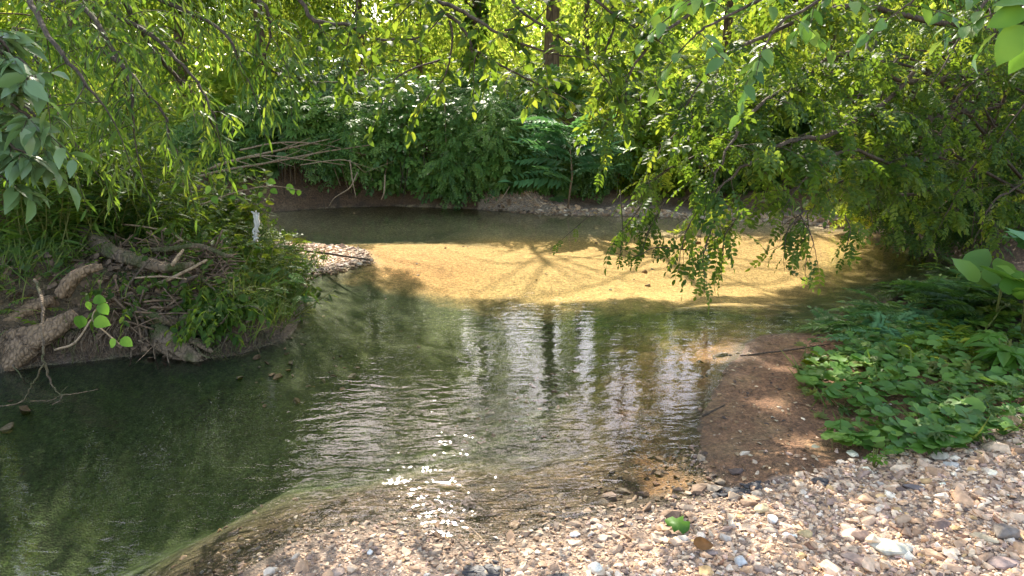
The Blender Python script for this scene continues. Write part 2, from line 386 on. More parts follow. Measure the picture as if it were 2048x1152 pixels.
M['dark'] = leaf_mat('leaf_dark', [(.014, .035, .010), (.03, .065, .018), (.05, .09, .025)], [(.05, .12, .012), (.12, .22, .02), (.26, .32, .025)], .4)
M['vine'] = leaf_mat('leaf_vine', [(.045, .10, .03), (.095, .18, .055), (.18, .26, .08)], [(.08, .2, .03), (.14, .28, .04), (.26, .38, .05)], .35, .42, .4)
M['teal'] = leaf_mat('leaf_teal', [(.08, .17, .11), (.12, .25, .16), (.18, .32, .2)], [(.08, .22, .06), (.14, .32, .08), (.2, .4, .1)], .35)
M['willow'] = leaf_mat('leaf_willow', [(.04, .08, .02), (.085, .145, .035), (.15, .20, .06)], [(.12, .24, .02), (.24, .38, .03), (.40, .50, .05)], .4)
M['grey'] = leaf_mat('leaf_greygreen', [(.10, .15, .06), (.15, .22, .09), (.25, .32, .15)], [(.08, .18, .05), (.14, .26, .06), (.2, .32, .08)], .3, .35, .6)
M['lime'] = leaf_mat('leaf_lime', [(.05, .12, .02), (.08, .17, .028), (.11, .21, .035)], [(.12, .26, .03), (.18, .34, .035), (.24, .38, .04)], .35)
M['cover'] = leaf_mat('leaf_cover', [(.05, .12, .025), (.10, .20, .04), (.19, .29, .06)], [(.1, .24, .03), (.16, .32, .04), (.3, .4, .06)], .35, .5, .4)
M['grass'] = leaf_mat('leaf_grass', [(.04, .075, .02), (.08, .12, .03), (.18, .17, .07)], [(.1, .18, .02), (.18, .26, .03), (.3, .3, .08)], .35)
M['bark'] = bark_mat('bark_brown', (.030, .020, .013), (.15, .098, .062))
M['barkgrey'] = bark_mat('bark_grey', (.06, .055, .05), (.22, .20, .18))
M['root'] = bark_mat('bark_root', (.04, .028, .018), (.17, .12, .078), 22, .5, .9, (.06, .065, .022))
M['rootpale'] = bark_mat('bark_pale', (.05, .032, .02), (.25, .165, .10), 26, .5, .9)
M['twig'] = bark_mat('bark_twig', (.026, .019, .013), (.085, .06, .04), 30, .5, .3)
M['dry'] = bark_mat('bark_dry', (.11, .075, .045), (.31, .22, .14), 30, .5, .3)
M['stone'] = col_mat('stone', .7, 45, .35, .5, .35, .006)
M['litter'] = col_mat('litter', .8, 60, .3, .2)
# ================================================================== GROUND
def axis(lo, hi, step, ext_lo, ext_hi, n=26):
    a = list(np.arange(lo, hi, step)); o = []
    g = np.geomspace(step, ext_hi, n); b = list(hi + np.cumsum(g) * ext_hi / np.cumsum(g)[-1])
    g = np.geomspace(step, ext_lo, n); c = list(lo - np.cumsum(g) * ext_lo / np.cumsum(g)[-1])
    return np.array(c[::-1] + a + b)
gx = axis(-6.2, 7.2, .045, 900, 900); gy = axis(1.4, 14.6, .045, 60, 1500)
XX, YY = np.meshgrid(gx, gy); sh = XX.shape
xf_, yf_ = XX.ravel(), YY.ravel()
Z, dS, INS, HM, DMx = H(xf_, yf_, True)
def zone(*pts, r=.6):
    """soft weight round world points"""
    s = 0
    for p in pts:
        q = G(*p[:2]); rr = p[2] if len(p) > 2 else r
        s = np.maximum(s, np.clip(1.4 - np.sqrt((xf_ - q[0]) ** 2 + (yf_ - q[1]) ** 2) / rr, 0, 1))
    return s
C = np.zeros((len(xf_), 3)); soil = np.array((.085, .055, .035)); C[:] = soil
def blend(wt, c):
    global C
    wt = np.clip(wt, 0, 1)[:, None]; C = C * (1 - wt) + np.array(c) * wt
n1 = fbm(xf_ * 2, yf_ * 2, 101); n2 = fbm(xf_ * 7, yf_ * 7, 111); n3 = fbm(xf_ * .8, yf_ * .8, 121)
blend(.8 * (HM > .3) * np.clip(n1 * 2 + .3, 0, 1), (.10, .07, .04))
blend(np.clip((yf_ - 13.6) / 1.0, 0, 1), (.07, .09, .03))                       # forest floor
blend(np.clip((yf_ - 20) / 8, 0, 1) * np.clip(n3 + .8, 0, 1), (.12, .16, .04))
mud = (~INS) * inpoly(xf_ + .1 * n1, yf_ + .1 * n2, PX([(1380, 1000), (1380, 860), (1440, 720), (1500, 650), (1720, 640), (1900, 690), (2100, 760), (2100, 860), (1800, 930), (1600, 965)]))
blend(mud * 1.0, (.19, .095, .045)); blend(mud * np.clip(n2 * 2, 0, 1) * .6, (.13, .07, .038)); blend(mud * np.clip(-n2 * 2, 0, 1) * .6, (.31, .19, .09))
bar = (~INS) * inpoly(xf_ + .07 * n1, yf_ + .07 * n2, [(-4, -3), (-1.6, 1.6)] + PX([(490, 1160), (560, 1095), (650, 1055), (760, 1038), (870, 1060), (950, 1078), (1150, 1036), (1300, 1006), (1420, 985), (1600, 962), (1750, 935), (1900, 900), (2048, 860)]) + [(5, 2.9), (9, -3)])
blend(bar, (.34, .24, .17)); blend(bar * np.clip(n2 * 2, 0, 1) * .5, (.24, .16, .10))
blend((~INS) * bar * np.clip(1 - dS / .22, 0, 1), (.13, .085, .05))
isl = (~INS) * np.maximum(zone((650, 515, .8), (700, 515, .5), (600, 515, .7)), 0) ; blend(isl, (.33, .26, .21))
spit = (~INS) * (yf_ > 9.5) * (yf_ < 12.6) * (xf_ > -.6) * np.clip(1.2 - np.maximum(dS - .2, 0) / .7, 0, 1); blend(spit, (.36, .27, .2))
lb = (~INS) * (xf_ < -1.4) * (yf_ > 4) * (yf_ < 9) * np.clip(1 - isl * 1.5, 0, 1); blend(lb * .7, (.105, .062, .032)); blend(lb * np.clip(n1 + .2, 0, 1) * .6, (.06, .075, .03))
fb = (~INS) * (yf_ > 11.8) * (yf_ < 13.8) * (1 - np.clip(spit, 0, 1)); blend(fb, (.15, .085, .045)); blend(fb * np.clip(n2 * 2, 0, 1), (.07, .045, .03)); blend(fb * np.clip(fbm(xf_ * 1.5, Z * 9, 141) * 2, 0, 1) * .6, (.22, .14, .08))
# bed of the creek: sand in the shallows, silt and algae in the deep channel
dep = -Z
B = np.tile(np.array((.070, .085, .028)), (len(C), 1))
def bb(wt, c):
    global B
    wt = np.clip(wt, 0, 1)[:, None]; B = B * (1 - wt) + np.array(c) * wt
def pz(L, soft=.5):
    q = PX(L); return np.clip(.5 + np.where(inpoly(xf_, yf_, q), 1, -1) * polydist(xf_, yf_, q) / soft + .35 * n1 + .2 * n2, 0, 1)
sandz = pz([(700, 478), (900, 455), (1300, 447), (1500, 446), (1740, 462), (1780, 490), (1680, 520), (1560, 560), (1500, 600), (1330, 580), (1200, 570), (1000, 560), (860, 545), (735, 540)], .8)
bb(sandz, (.80, .51, .20)); bb(sandz * np.clip(n2 * 1.6, 0, 1) * .4, (.36, .22, .09)); bb(sandz * pz([(730, 495), (860, 485), (1000, 520), (900, 545), (740, 540)], .5), (.80, .44, .17))  # sand, painted extra bright where the sunlit patch lies
brown = pz([(1300, 640), (1520, 640), (1480, 760), (1430, 900), (1450, 1010), (1000, 1100), (860, 1085), (950, 960), (1150, 850), (1250, 720)], .7)
bb(brown, (.27, .155, .065)); bb(brown * np.clip(n2 * 2, 0, 1) * .5, (.13, .075, .035)); bb(brown * pz([(1300, 900), (1430, 920), (1430, 1000), (1250, 1010)], .3), (.62, .34, .12))  # brown bed, with an orange spot painted in as a sun fleck
bb(pz([(300, 1200), (430, 1100), (560, 1050), (760, 1000), (950, 1020), (1100, 1120), (500, 1300)], .4), (.17, .11, .06))
bb(pz([(-400, 1200), (-400, 700), (300, 690), (560, 680), (680, 760), (620, 900), (420, 1020), (200, 1200)], .9), (.046, .070, .020))
bb(np.clip(1.5 - dS / .7 + .3 * n1, 0, 1) * (yf_ < 3.4 + .7 * (xf_ > 0)) * (xf_ > -2.8), (.085, .055, .028)); bb(np.clip(.9 - dS / .45, 0, 1) * (yf_ < 3.3 + .8 * (xf_ > 0)) * np.clip(n2 * 3, 0, 1), (.09, .06, .035))
q = G(1070, 870); bb(np.clip(1.3 - np.sqrt(((xf_ - q[0]) / 1.1) ** 2 + ((yf_ - q[1]) / .7) ** 2) / .42 + n1 * .6, 0, 1) * .8, (.030, .042, .020))   # dark green patch on the bed
bb(np.clip((yf_ - 10.0) / .6, 0, 1) * .9, (.68, .52, .32)); bb(pz([(560, 440), (900, 440), (980, 470), (700, 474), (560, 466)], .6) * .6, (.10, .13, .08))  # far bed painted pale to stand in for skylit murky water
bb(np.clip(1.15 - dS / .75 + .3 * n1, 0, 1) * (xf_ > .6) * (yf_ > 2.9) * (yf_ < 5.3) * (xf_ < 3), (.27, .14, .055))
wm = np.clip(dep / .02, 0, 1) * INS; C = C * (1 - wm[:, None]) + B * wm[:, None]
wet = np.clip(1 - dS / .25, 0, 1); C = C * (1 - .35 * (~INS * np.clip(1 - dS / .18, 0, 1) * (yf_ < 5.5))[:, None])
C = C * (1 + .25 * n2[:, None])
C = np.clip(C, .01, 1)
me = bpy.data.meshes.new('ground'); nx, ny = sh[1], sh[0]
me.vertices.add(nx * ny); me.vertices.foreach_set('co', np.stack([xf_, yf_, Z], 1).astype(np.float32).ravel())
ii = (np.arange(ny - 1)[:, None] * nx + np.arange(nx - 1)[None]).ravel(); Q = np.stack([ii, ii + 1, ii + nx + 1, ii + nx], 1)
me.loops.add(len(Q) * 4); me.loops.foreach_set('vertex_index', Q.astype(np.int32).ravel())
me.polygons.add(len(Q)); me.polygons.foreach_set('loop_start', np.arange(0, len(Q) * 4, 4, dtype=np.int32)); me.polygons.foreach_set('loop_total', np.full(len(Q), 4, np.int32))
me.polygons.foreach_set('use_smooth', np.ones(len(Q), bool))
a_ = me.attributes.new('col', 'FLOAT_COLOR', 'POINT'); a_.data.foreach_set('color', np.concatenate([C, np.ones((len(C), 1))], 1).astype(np.float32).ravel())
a_ = me.attributes.new('wet', 'FLOAT', 'POINT'); a_.data.foreach_set('value', wet.astype(np.float32))
me.update(calc_edges=True)
m, n, o_ = mat('ground')
at = nd(n, 'ShaderNodeAttribute', attribute_name='col'); wt_ = nd(n, 'ShaderNodeAttribute', attribute_name='wet'); tc = nd(n, 'ShaderNodeTexCoord')
v = nd(n, 'ShaderNodeTexNoise'); v.inputs['Scale'].default_value = 26; v.inputs['Detail'].default_value = 8; v.inputs['Roughness'].default_value = .7; n.links.new(tc.outputs['Object'], v.inputs['Vector'])
vo = nd(n, 'ShaderNodeTexVoronoi'); vo.inputs['Scale'].default_value = 85; n.links.new(tc.outputs['Object'], vo.inputs['Vector'])
g1 = ramp(n, v.outputs[0], [(.3, (.45,) * 3), (.52, (1,) * 3), (.7, (1.5,) * 3)])
hs = nd(n, 'ShaderNodeRGBToBW'); n.links.new(vo.outputs['Color'], hs.inputs[0]); g2 = ramp(n, hs.outputs[0], [(.1, (.6, .58, .56)), (.6, (1, 1, 1)), (.9, (1.55, 1.5, 1.45))])
m1 = nd(n, 'ShaderNodeMixRGB', blend_type='MULTIPLY'); m1.inputs[0].default_value = 1; n.links.new(at.outputs['Color'], m1.inputs[1]); n.links.new(g1, m1.inputs[2])
m2 = nd(n, 'ShaderNodeMixRGB', blend_type='MULTIPLY'); m2.inputs[0].default_value = .8; n.links.new(m1.outputs[0], m2.inputs[1]); n.links.new(g2, m2.inputs[2])
p = nd(n, 'ShaderNodeBsdfPrincipled'); n.links.new(m2.outputs[0], p.inputs['Base Color']); p.inputs['Specular IOR Level'].default_value = .4
rr_ = nd(n, 'ShaderNodeMapRange'); n.links.new(wt_.outputs['Fac'], rr_.inputs[0]); rr_.inputs[3].default_value = .9; rr_.inputs[4].default_value = .55; n.links.new(rr_.outputs[0], p.inputs['Roughness'])
hm_ = nd(n, 'ShaderNodeMath', operation='MULTIPLY_ADD'); n.links.new(vo.outputs['Distance'], hm_.inputs[0]); hm_.inputs[1].default_value = -.5; n.links.new(v.outputs[0], hm_.inputs[2])
b_ = nd(n, 'ShaderNodeBump'); b_.inputs['Strength'].default_value = .8; b_.inputs['Distance'].default_value = .02; n.links.new(hm_.outputs[0], b_.inputs['Height']); n.links.new(b_.outputs[0], p.inputs['Normal'])
n.links.new(p.outputs[0], o_.inputs[0]); me.materials.append(m)
ground = bpy.data.objects.new('ground', me); link(ground); tag(ground, kind='structure')
# ================================================================== WATER
m, n, o_ = mat('creek_water')
tc = nd(n, 'ShaderNodeTexCoord')
def wnoise(sx, sy, sc, det, dis=0, rot=0):
    mp = nd(n, 'ShaderNodeMapping'); mp.inputs['Scale'].default_value = (sx, sy, 1); mp.inputs['Rotation'].default_value = (0, 0, rot); n.links.new(tc.outputs['Object'], mp.inputs[0])
    x = nd(n, 'ShaderNodeTexNoise'); x.inputs['Scale'].default_value = sc; x.inputs['Detail'].default_value = det; x.inputs['Distortion'].default_value = dis
    n.links.new(mp.outputs[0], x.inputs['Vector']); return x.outputs[0]
a1 = wnoise(.55, 1.6, 7, 2, .8, .1); a2 = wnoise(.6, 1.3, 24, 2, .6, -.25); a3 = wnoise(1, 1, 1.3, 1)
rg = nd(n, 'ShaderNodeMapping'); c_ = G(560, 560); rg.inputs['Location'].default_value = (-c_[0], -c_[1], 0); n.links.new(tc.outputs['Object'], rg.inputs[0])
wv = nd(n, 'ShaderNodeTexWave', wave_type='RINGS', rings_direction='Z'); wv.inputs['Scale'].default_value = 2.6; wv.inputs['Distortion'].default_value = 2.5; wv.inputs['Detail'].default_value = 2; wv.inputs['Detail Scale'].default_value = .7
n.links.new(rg.outputs[0], wv.inputs['Vector'])
def mad(a, b, c=None):
    x = nd(n, 'ShaderNodeMath', operation='MULTIPLY_ADD'); n.links.new(a, x.inputs[0]); x.inputs[1].default_value = b
    if c is None: x.inputs[2].default_value = 0
    else: n.links.new(c, x.inputs[2])
    return x.outputs[0]
h = mad(a1, .9, mad(a2, .20, mad(wv.outputs['Fac'], .07)))
am = ramp(n, a3, [(.35, (.45,) * 3), (.65, (1,) * 3)])
dm_ = nd(n, 'ShaderNodeMapping'); q_ = G(820, 925); dm_.inputs['Location'].default_value = (-q_[0], -q_[1], 0); n.links.new(tc.outputs['Object'], dm_.inputs[0])
ln = nd(n, 'ShaderNodeVectorMath', operation='LENGTH'); n.links.new(dm_.outputs[0], ln.inputs[0])
mr = nd(n, 'ShaderNodeMapRange'); n.links.new(ln.outputs['Value'], mr.inputs[0]); mr.inputs[1].default_value = .15; mr.inputs[2].default_value = 1.5; mr.inputs[3].default_value = 4.2; mr.inputs[4].default_value = 1.0   # riffle where the current runs out of the bend
am2 = nd(n, 'ShaderNodeMath', operation='MULTIPLY'); n.links.new(am, am2.inputs[0]); n.links.new(mr.outputs[0], am2.inputs[1])
sy = nd(n, 'ShaderNodeSeparateXYZ'); n.links.new(tc.outputs['Object'], sy.inputs[0])
my = nd(n, 'ShaderNodeMapRange'); n.links.new(sy.outputs['Y'], my.inputs[0]); my.inputs[1].default_value = 6.2; my.inputs[2].default_value = 7.8; my.inputs[3].default_value = 1; my.inputs[4].default_value = .3   # calmer over the far shallows
am3 = nd(n, 'ShaderNodeMath', operation='MULTIPLY'); n.links.new(am2.outputs[0], am3.inputs[0]); n.links.new(my.outputs[0], am3.inputs[1])
hh = nd(n, 'ShaderNodeMath', operation='MULTIPLY'); n.links.new(h, hh.inputs[0]); n.links.new(am3.outputs[0], hh.inputs[1])
b_ = nd(n, 'ShaderNodeBump'); b_.inputs['Strength'].default_value = 1.0; b_.inputs['Distance'].default_value = .0040; n.links.new(hh.outputs[0], b_.inputs['Height'])
fr = nd(n, 'ShaderNodeFresnel'); fr.inputs[0].default_value = 1.30; n.links.new(b_.outputs[0], fr.inputs[1])
gl = nd(n, 'ShaderNodeBsdfGlossy'); gl.inputs['Roughness'].default_value = .03; n.links.new(b_.outputs[0], gl.inputs['Normal'])
tr = nd(n, 'ShaderNodeBsdfTransparent'); tr.inputs[0].default_value = (.97, .98, .96, 1)
mx = nd(n, 'ShaderNodeMixShader'); n.links.new(fr.outputs[0], mx.inputs[0]); n.links.new(tr.outputs[0], mx.inputs[1]); n.links.new(gl.outputs[0], mx.inputs[2]); n.links.new(mx.outputs[0], o_.inputs['Surface'])
va = nd(n, 'ShaderNodeVolumeAbsorption'); va.inputs[0].default_value = (.60, .66, .34, 1); va.inputs[1].default_value = .2; n.links.new(va.outputs[0], o_.inputs['Volume'])
wx0, wx1, wy0, wy1, wzb = -13.5, 9.0, -3.6, 14.2, -1.4
v8 = [(x, y, z) for z in (wzb, 0) for y in (wy0, wy1) for x in (wx0, wx1)]
me = bpy.data.meshes.new('water'); me.from_pydata(v8, [], [(0, 2, 3, 1), (4, 5, 7, 6), (0, 1, 5, 4), (2, 6, 7, 3), (0, 4, 6, 2), (1, 3, 7, 5)]); me.materials.append(m)
water = bpy.data.objects.new('water', me); link(water); tag(water, kind='structure')
# ================================================================== GRAVEL
def hull_stone(seed, n=13, flat=.6, elong=1.0):
    rs = np.random.RandomState(seed); p = unit(rs.randn(n, 3)) * (1 + .12 * rs.randn(n, 1)); p[:, 2] *= flat; p[:, 0] *= elong
    import bmesh
    bm = bmesh.new()
    for q in p: bm.verts.new(q)
    r = bmesh.ops.convex_hull(bm, input=bm.verts)
    bmesh.ops.triangulate(bm, faces=bm.faces)
    bm.verts.ensure_lookup_table(); used = [v for v in bm.verts if v.link_faces]; idx = {v: k for k, v in enumerate(used)}
    V = np.array([v.co[:] for v in used]); T = np.array([[idx[v] for v in f.verts] for f in bm.faces]); bm.free()
    return V, T
STN = [hull_stone(k, 11 + k % 5, .45 + .12 * (k % 4), 1.0 + .22 * (k % 4)) for k in range(14)]
PAL = np.array([(.72, .66, .58), (.55, .43, .33), (.50, .36, .25), (.60, .50, .40), (.42, .30, .21), (.66, .56, .44), (.33, .24, .18), (.16, .12, .11), (.58, .42, .22), (.46, .35, .31), (.80, .76, .70), (.26, .15, .10)])
PAL = PAL * np.array((1.10, .94, .78)); PW = np.array([.06, .16, .14, .14, .12, .11, .07, .03, .02, .08, .02, .01]); PW = PW / PW.sum()
def scatter_stones(mb, X, Y, size, rs, dark=1.0, sink=.25, pal=PAL, pw=PW, zoff=0):
    n = len(X); z = H(X, Y) + zoff; k = rs.randint(0, len(STN), n)
    for t in range(len(STN)):
        s = np.where(k == t)[0]
        if not len(s): continue
        v, tt = STN[t]; a = rs.rand(len(s)) * 6.28; ti = rs.randn(len(s)) * .3; sc = size[s]
        c, sn = np.cos(a), np.sin(a); ct, st = np.cos(ti), np.sin(ti)
        vx = v[None, :, 0] * ct[:, None] + v[None, :, 2] * st[:, None]; vz = -v[None, :, 0] * st[:, None] + v[None, :, 2] * ct[:, None]; vy = np.broadcast_to(v[None, :, 1], vx.shape)
        W = np.stack([X[s, None] + sc[:, None] * (vx * c[:, None] - vy * sn[:, None]), Y[s, None] + sc[:, None] * (vx * sn[:, None] + vy * c[:, None]), (z[s] + sc * sink)[:, None] + sc[:, None] * vz], -1)
        col = pal[rs.choice(len(pal), len(s), p=pw)] * (1 + .14 * rs.randn(len(s), 1)); dk = dark if np.isscalar(dark) else dark[s][:, None]
        col = np.clip(col * dk, .02, .9)
        T = tt[None] + (np.arange(len(s)) * len(v))[:, None, None]
        mb.add(W.reshape(-1, 3), T.reshape(-1, 3), .5, np.repeat(col, len(v), 0))
rs = np.random.RandomState(5); gv = MB()
n_ = 125000; X = rs.uniform(-2.6, 6.6, n_); Y = 1.7 + rs.rand(n_) ** 1.15 * 2.6
_, d_, ins_, _, _ = H(X, Y, True)
wob = .06 * fbm(X * 3, Y * 3, 131)
inb = inpoly(X + wob, Y + wob, BAR) | (Y < 2.3) & (X > -1.2)
keep = inb & ~ins_ | ins_ & (d_ < .45) & (Y < 3.4) & (X < 1.1) & (rs.rand(n_) < .8 * np.exp(-d_ * 5)) | (~ins_ & (Y < 4.3) & (X > 1.0) & (rs.rand(n_) < .02 * np.exp(-np.maximum(Y - 3.0, 0) * 1.5)))
px_, py_ = topix(X, Y, 0 * X + .15); keep &= (px_ > -60) & (px_ < 3300) & (py_ < 1230)
X, Y, d_, ins_ = X[keep], Y[keep], d_[keep], ins_[keep]
big = np.clip((X + .6) / 2.5, .15, 1)
size = np.exp(rs.randn(len(X)) * .56) * .0060 * (.75 + .45 * big)
size = np.clip(size, .003, .042); dk = np.where(ins_, .5, np.clip(.42 + d_ * 1.5, .42, 1.0))
scatter_stones(gv, X, Y, size, rs, dk, .2)
n2_ = 5200; X = rs.uniform(-3.5, 4.5, n2_); Y = rs.uniform(2.6, 11, n2_); z2_, d2_, i2_, _, _ = H(X, Y, True); k = i2_ & (z2_ > -.3) & ((Y < 5.2) | (rs.rand(n2_) < .05)) & (vn(X * 1.3, Y * 1.3, 171) > .42); X, Y = X[k], Y[k]
scatter_stones(gv, X, Y, np.clip(np.exp(rs.randn(len(X)) * .5) * .014, .005, .05), rs, np.where(Y > 6.3, .75, .38), .1)
g1_ = gv.build('gravel', M['stone'], smooth=False); tag(g1_, 'loose pale and brown gravel covering the near creek bar and bed', 'gravel', kind='stuff')
gi = MB(); n_ = 9000; X = rs.uniform(-3.4, -1.3, n_); Y = rs.uniform(6.6, 9.6, n_)
_, d_, ins_, hm_2, _ = H(X, Y, True); k = (~ins_ & (hm_2 < .22)) | ins_ & (d_ < .1); X, Y, d_ = X[k], Y[k], d_[k]
scatter_stones(gi, X, Y, np.clip(np.exp(rs.randn(len(X)) * .4) * .016, .006, .05), rs, np.clip(.5 + d_ * 3, .5, 1.0), .2)
g2_ = gi.build('gravel', M['stone'], smooth=False); tag(g2_, 'small pink and white gravel on the low spit beside the left bank', 'gravel', kind='stuff')
gi = MB(); n_ = 14000; X = rs.uniform(-.5, 6.2, n_); Y = rs.uniform(9.8, 12.8, n_)
_, d_, ins_, hm_2, _ = H(X, Y, True); k = ~ins_ & (d_ < .45) & (rs.rand(n_) < .7) | ins_ & (d_ < .06); X, Y, d_ = X[k], Y[k], d_[k]
scatter_stones(gi, X, Y, np.clip(np.exp(rs.randn(len(X)) * .5) * .018, .006, .07), rs, np.clip(.5 + d_ * 2, .5, .95), .2)
g3_ = gi.build('gravel', M['stone'], smooth=False); tag(g3_, 'strip of gravel along the far shore below the shrubs', 'gravel', kind='stuff')
# single stones that stand out on the bar: (px, py, length px, aspect, flat, angle, colour, label)
ST = [(1775, 1098, 78, .62, .35, -.4, (.52, .47, .36), 'largest stone on the bar, flat grey-green slab near the bottom right'),
      (1712, 1120, 66, .45, .4, -.7, (.50, .34, .25), 'long pinkish brown stone just left of the largest flat slab'),
      (1722, 1075, 40, .75, .7, -.3, (.33, .21, .15), 'dark brown angular block just above the long pinkish stone'),
      (2012, 1074, 44, .85, .7, .2, (.25, .20, .16), 'rounded dark grey-brown cobble at the right edge of the bar'),
      (1968, 1078, 44, .5, .5, -.6, (.62, .48, .30), 'yellowish tan wedge stone left of the rounded dark cobble'),
      (2008, 1128, 62, .75, .35, .2, (.40, .28, .23), 'broad mauve-brown stone in the bottom right corner'),
      (1908, 1140, 40, .55, .5, -.5, (.50, .32, .20), 'rusty tan stone at the bottom edge right of the slab'),
      (1835, 976, 46, .45, .55, -.45, (.20, .16, .15), 'dark slaty wedge stone on the upper part of the bar below the leaves'),
      (1880, 916, 36, .7, .7, .5, (.50, .42, .30), 'rounded tan stone resting against the lower edge of the ground cover'),
      (1905, 928, 32, .6, .5, .0, (.60, .53, .44), 'pale stone just right of the rounded tan stone by the leaves'),
      (1455, 1075, 28, .9, .9, .1, (.56, .48, .40), 'squarish light grey block right of the fallen green leaf'),
      (1544, 1041, 24, .9, .9, .4, (.82, .79, .74), 'bright white angular stone with a tan stone above it'),
      (1525, 1020, 34, .75, .6, .4, (.66, .50, .27), 'golden tan stone above the bright white angular one'),
      (1538, 1058, 40, .5, .5, -.1, (.46, .34, .24), 'tan brown brick-shaped stone below the bright white angular one'),
      (1576, 1066, 30, .5, .5, -.2, (.80, .76, .70), 'flat white stone right of the brick-shaped tan stone'),
      (1612, 1068, 32, .65, .6, -.5, (.58, .42, .20), 'ochre yellow stone right of the flat white one'),
      (1415, 1106, 58, .35, .35, .0, (.34, .24, .19), 'long flat brown stone below the red-brown dry leaf'),
      (1482, 1124, 28, .85, .8, .1, (.72, .68, .62), 'white cube-like stone at the bottom centre right'),
      (1192, 1138, 34, .95, .7, .3, (.78, .72, .60), 'cream white stone beside the dark patch at the bottom centre'),
      (1366, 1076, 28, .7, .6, .0, (.46, .40, .34), 'smooth grey pebble under the fallen green leaf'),
      (1526, 1138, 36, .7, .6, -.5, (.46, .32, .24), 'brown wedge stone right of the white cube-like stone'),
      (1150, 1068, 26, .6, .6, .2, (.74, .69, .62), 'white stone at the top of the bar above the cream one'),
      (1204, 1076, 26, .8, .6, .9, (.60, .46, .34), 'tan stone standing on the bar right of the small white one'),
      (740, 1106, 16, .9, .8, .9, (.80, .76, .70), 'small white stone on the left part of the bar'),
      (672, 1145, 40, .6, .4, .1, (.44, .31, .23), 'flat brown stone at the bottom left of the bar')]
for k, (px, py, L, asp, fl, an, c_, lab) in enumerate(ST):
    g = G(px, py, .12); g[2] = float(H(g[0], g[1])); g = G(px, py, g[2]); g[2] = float(H(g[0], g[1]))
    r = L * math.hypot(g[0], g[1], CH - g[2]) / F / 2 * .98
    v, t = hull_stone(200 + k, 22, fl, 1.0)
    import bmesh
    bm = bmesh.new(); vv = [bm.verts.new(q) for q in v]
    for q in t: bm.faces.new([vv[i] for i in q])
    bmesh.ops.bevel(bm, geom=bm.edges[:], offset=.07, segments=1, affect='EDGES'); bmesh.ops.triangulate(bm, faces=bm.faces)
    bm.verts.index_update(); v = np.array([q.co[:] for q in bm.verts]); t = np.array([[q.index for q in f.verts] for f in bm.faces]); bm.free()
    v = v * np.array((1, asp, 1)) * r; v[:, 2] *= asp
    v[:, 2] += r * .03 * fbm(v[:, 0] / r * 3, v[:, 1] / r * 3, k)
    ca, sa = math.cos(an), math.sin(an); v = np.stack([v[:, 0] * ca - v[:, 1] * sa, v[:, 0] * sa + v[:, 1] * ca, v[:, 2]], 1)
    g[2] += r * fl * asp * .45
    mb = MB(); mb.add(v + g, t, .5, tuple(q * .8 for q in c_))
    tag(mb.build('stone', M['stone'], origin=g, smooth=False), lab, 'stone', 'larger stones lying on the gravel bar')
# ================================================================== VEGETATION BUILDERS
LF = t_rhomb(.27, .15); OV = t_ovate(.25, .22, .07, True); OVW = t_ovate(.34, .2, .06, True); LAN = t_ovate(.085, .35, .02); LAN2 = t_ovate(.065, .45, .02)
PIN = t_frond(4, t_rhomb(.25), .34, .3, 3); PINN = t_frond(4, t_ovate(.25, .2), .34, .35, 4); FERN = t_frond(15, t_rhomb(.17), .26, .45, 5, .8); LONG = t_frond(10, t_rhomb(.17), .30, .55, 6, .35)
PALM = t_merge([xf(t_rhomb(.22), (0, 0, 0), a_, 1 - .12 * abs(a_), .25) for a_ in (-1.1, -.5, 0, .5, 1.1)]); OV6 = t_merge([xf(t_rhomb(.32), (k_ * .18, 0, -.05 * k_), (-1) ** k_ * .9, .62, .2) for k_ in range(4)])
HEART = t_ovate(.42, .25, .06, True); RND = [t_round(k) for k in range(3)]; WH = t_whorl(7, .17); MAP = t_maple()
def twig_path(rs, p, d, L, droop, n=5, wig=.25):
    P = [np.array(p, float)]; d = unit(d)
    for k in range(n):
        d = unit(d + rs.randn(3) * wig / n * 1.5 + np.array((0, 0, -droop / n))); P.append(P[-1] + d * L / n)
    return np.array(P)
def leaves_along(rs, P, n, size, droop, out):
    """leaves on a twig, alternately left and right"""
    n = max(2, int(n)); t = (np.arange(n) + rs.rand(n) * .6) / n; t = .12 + .88 * t; seg = t * (len(P) - 1); i = np.minimum(seg.astype(int), len(P) - 2); f = (seg - i)[:, None]
    pos = P[i] * (1 - f) + P[i + 1] * f; T = unit(P[i + 1] - P[i])
    side = unit(np.cross(T, np.array([0, 0, 1.0])) + 1e-3); s = np.where(np.arange(n) % 2 == 0, 1, -1)[:, None]
    dr = unit(T * .55 + side * s * rs.uniform(.5, 1, (n, 1)) + np.array((0, 0, -droop)) + rs.randn(n, 3) * .22)
    nr = unit(np.array((0, 0, 1.0)) + rs.randn(n, 3) * .45)
    out[0].append(pos); out[1].append(dr); out[2].append(nr); out[3].append(size * rs.uniform(.65, 1.15, n))
def flush(mb, tp, out, rs, cull=None):
    if out[0]: put_leaves(mb, tp, np.concatenate(out[0]), np.concatenate(out[1]), np.concatenate(out[2]), np.concatenate(out[3]), rs, cull)
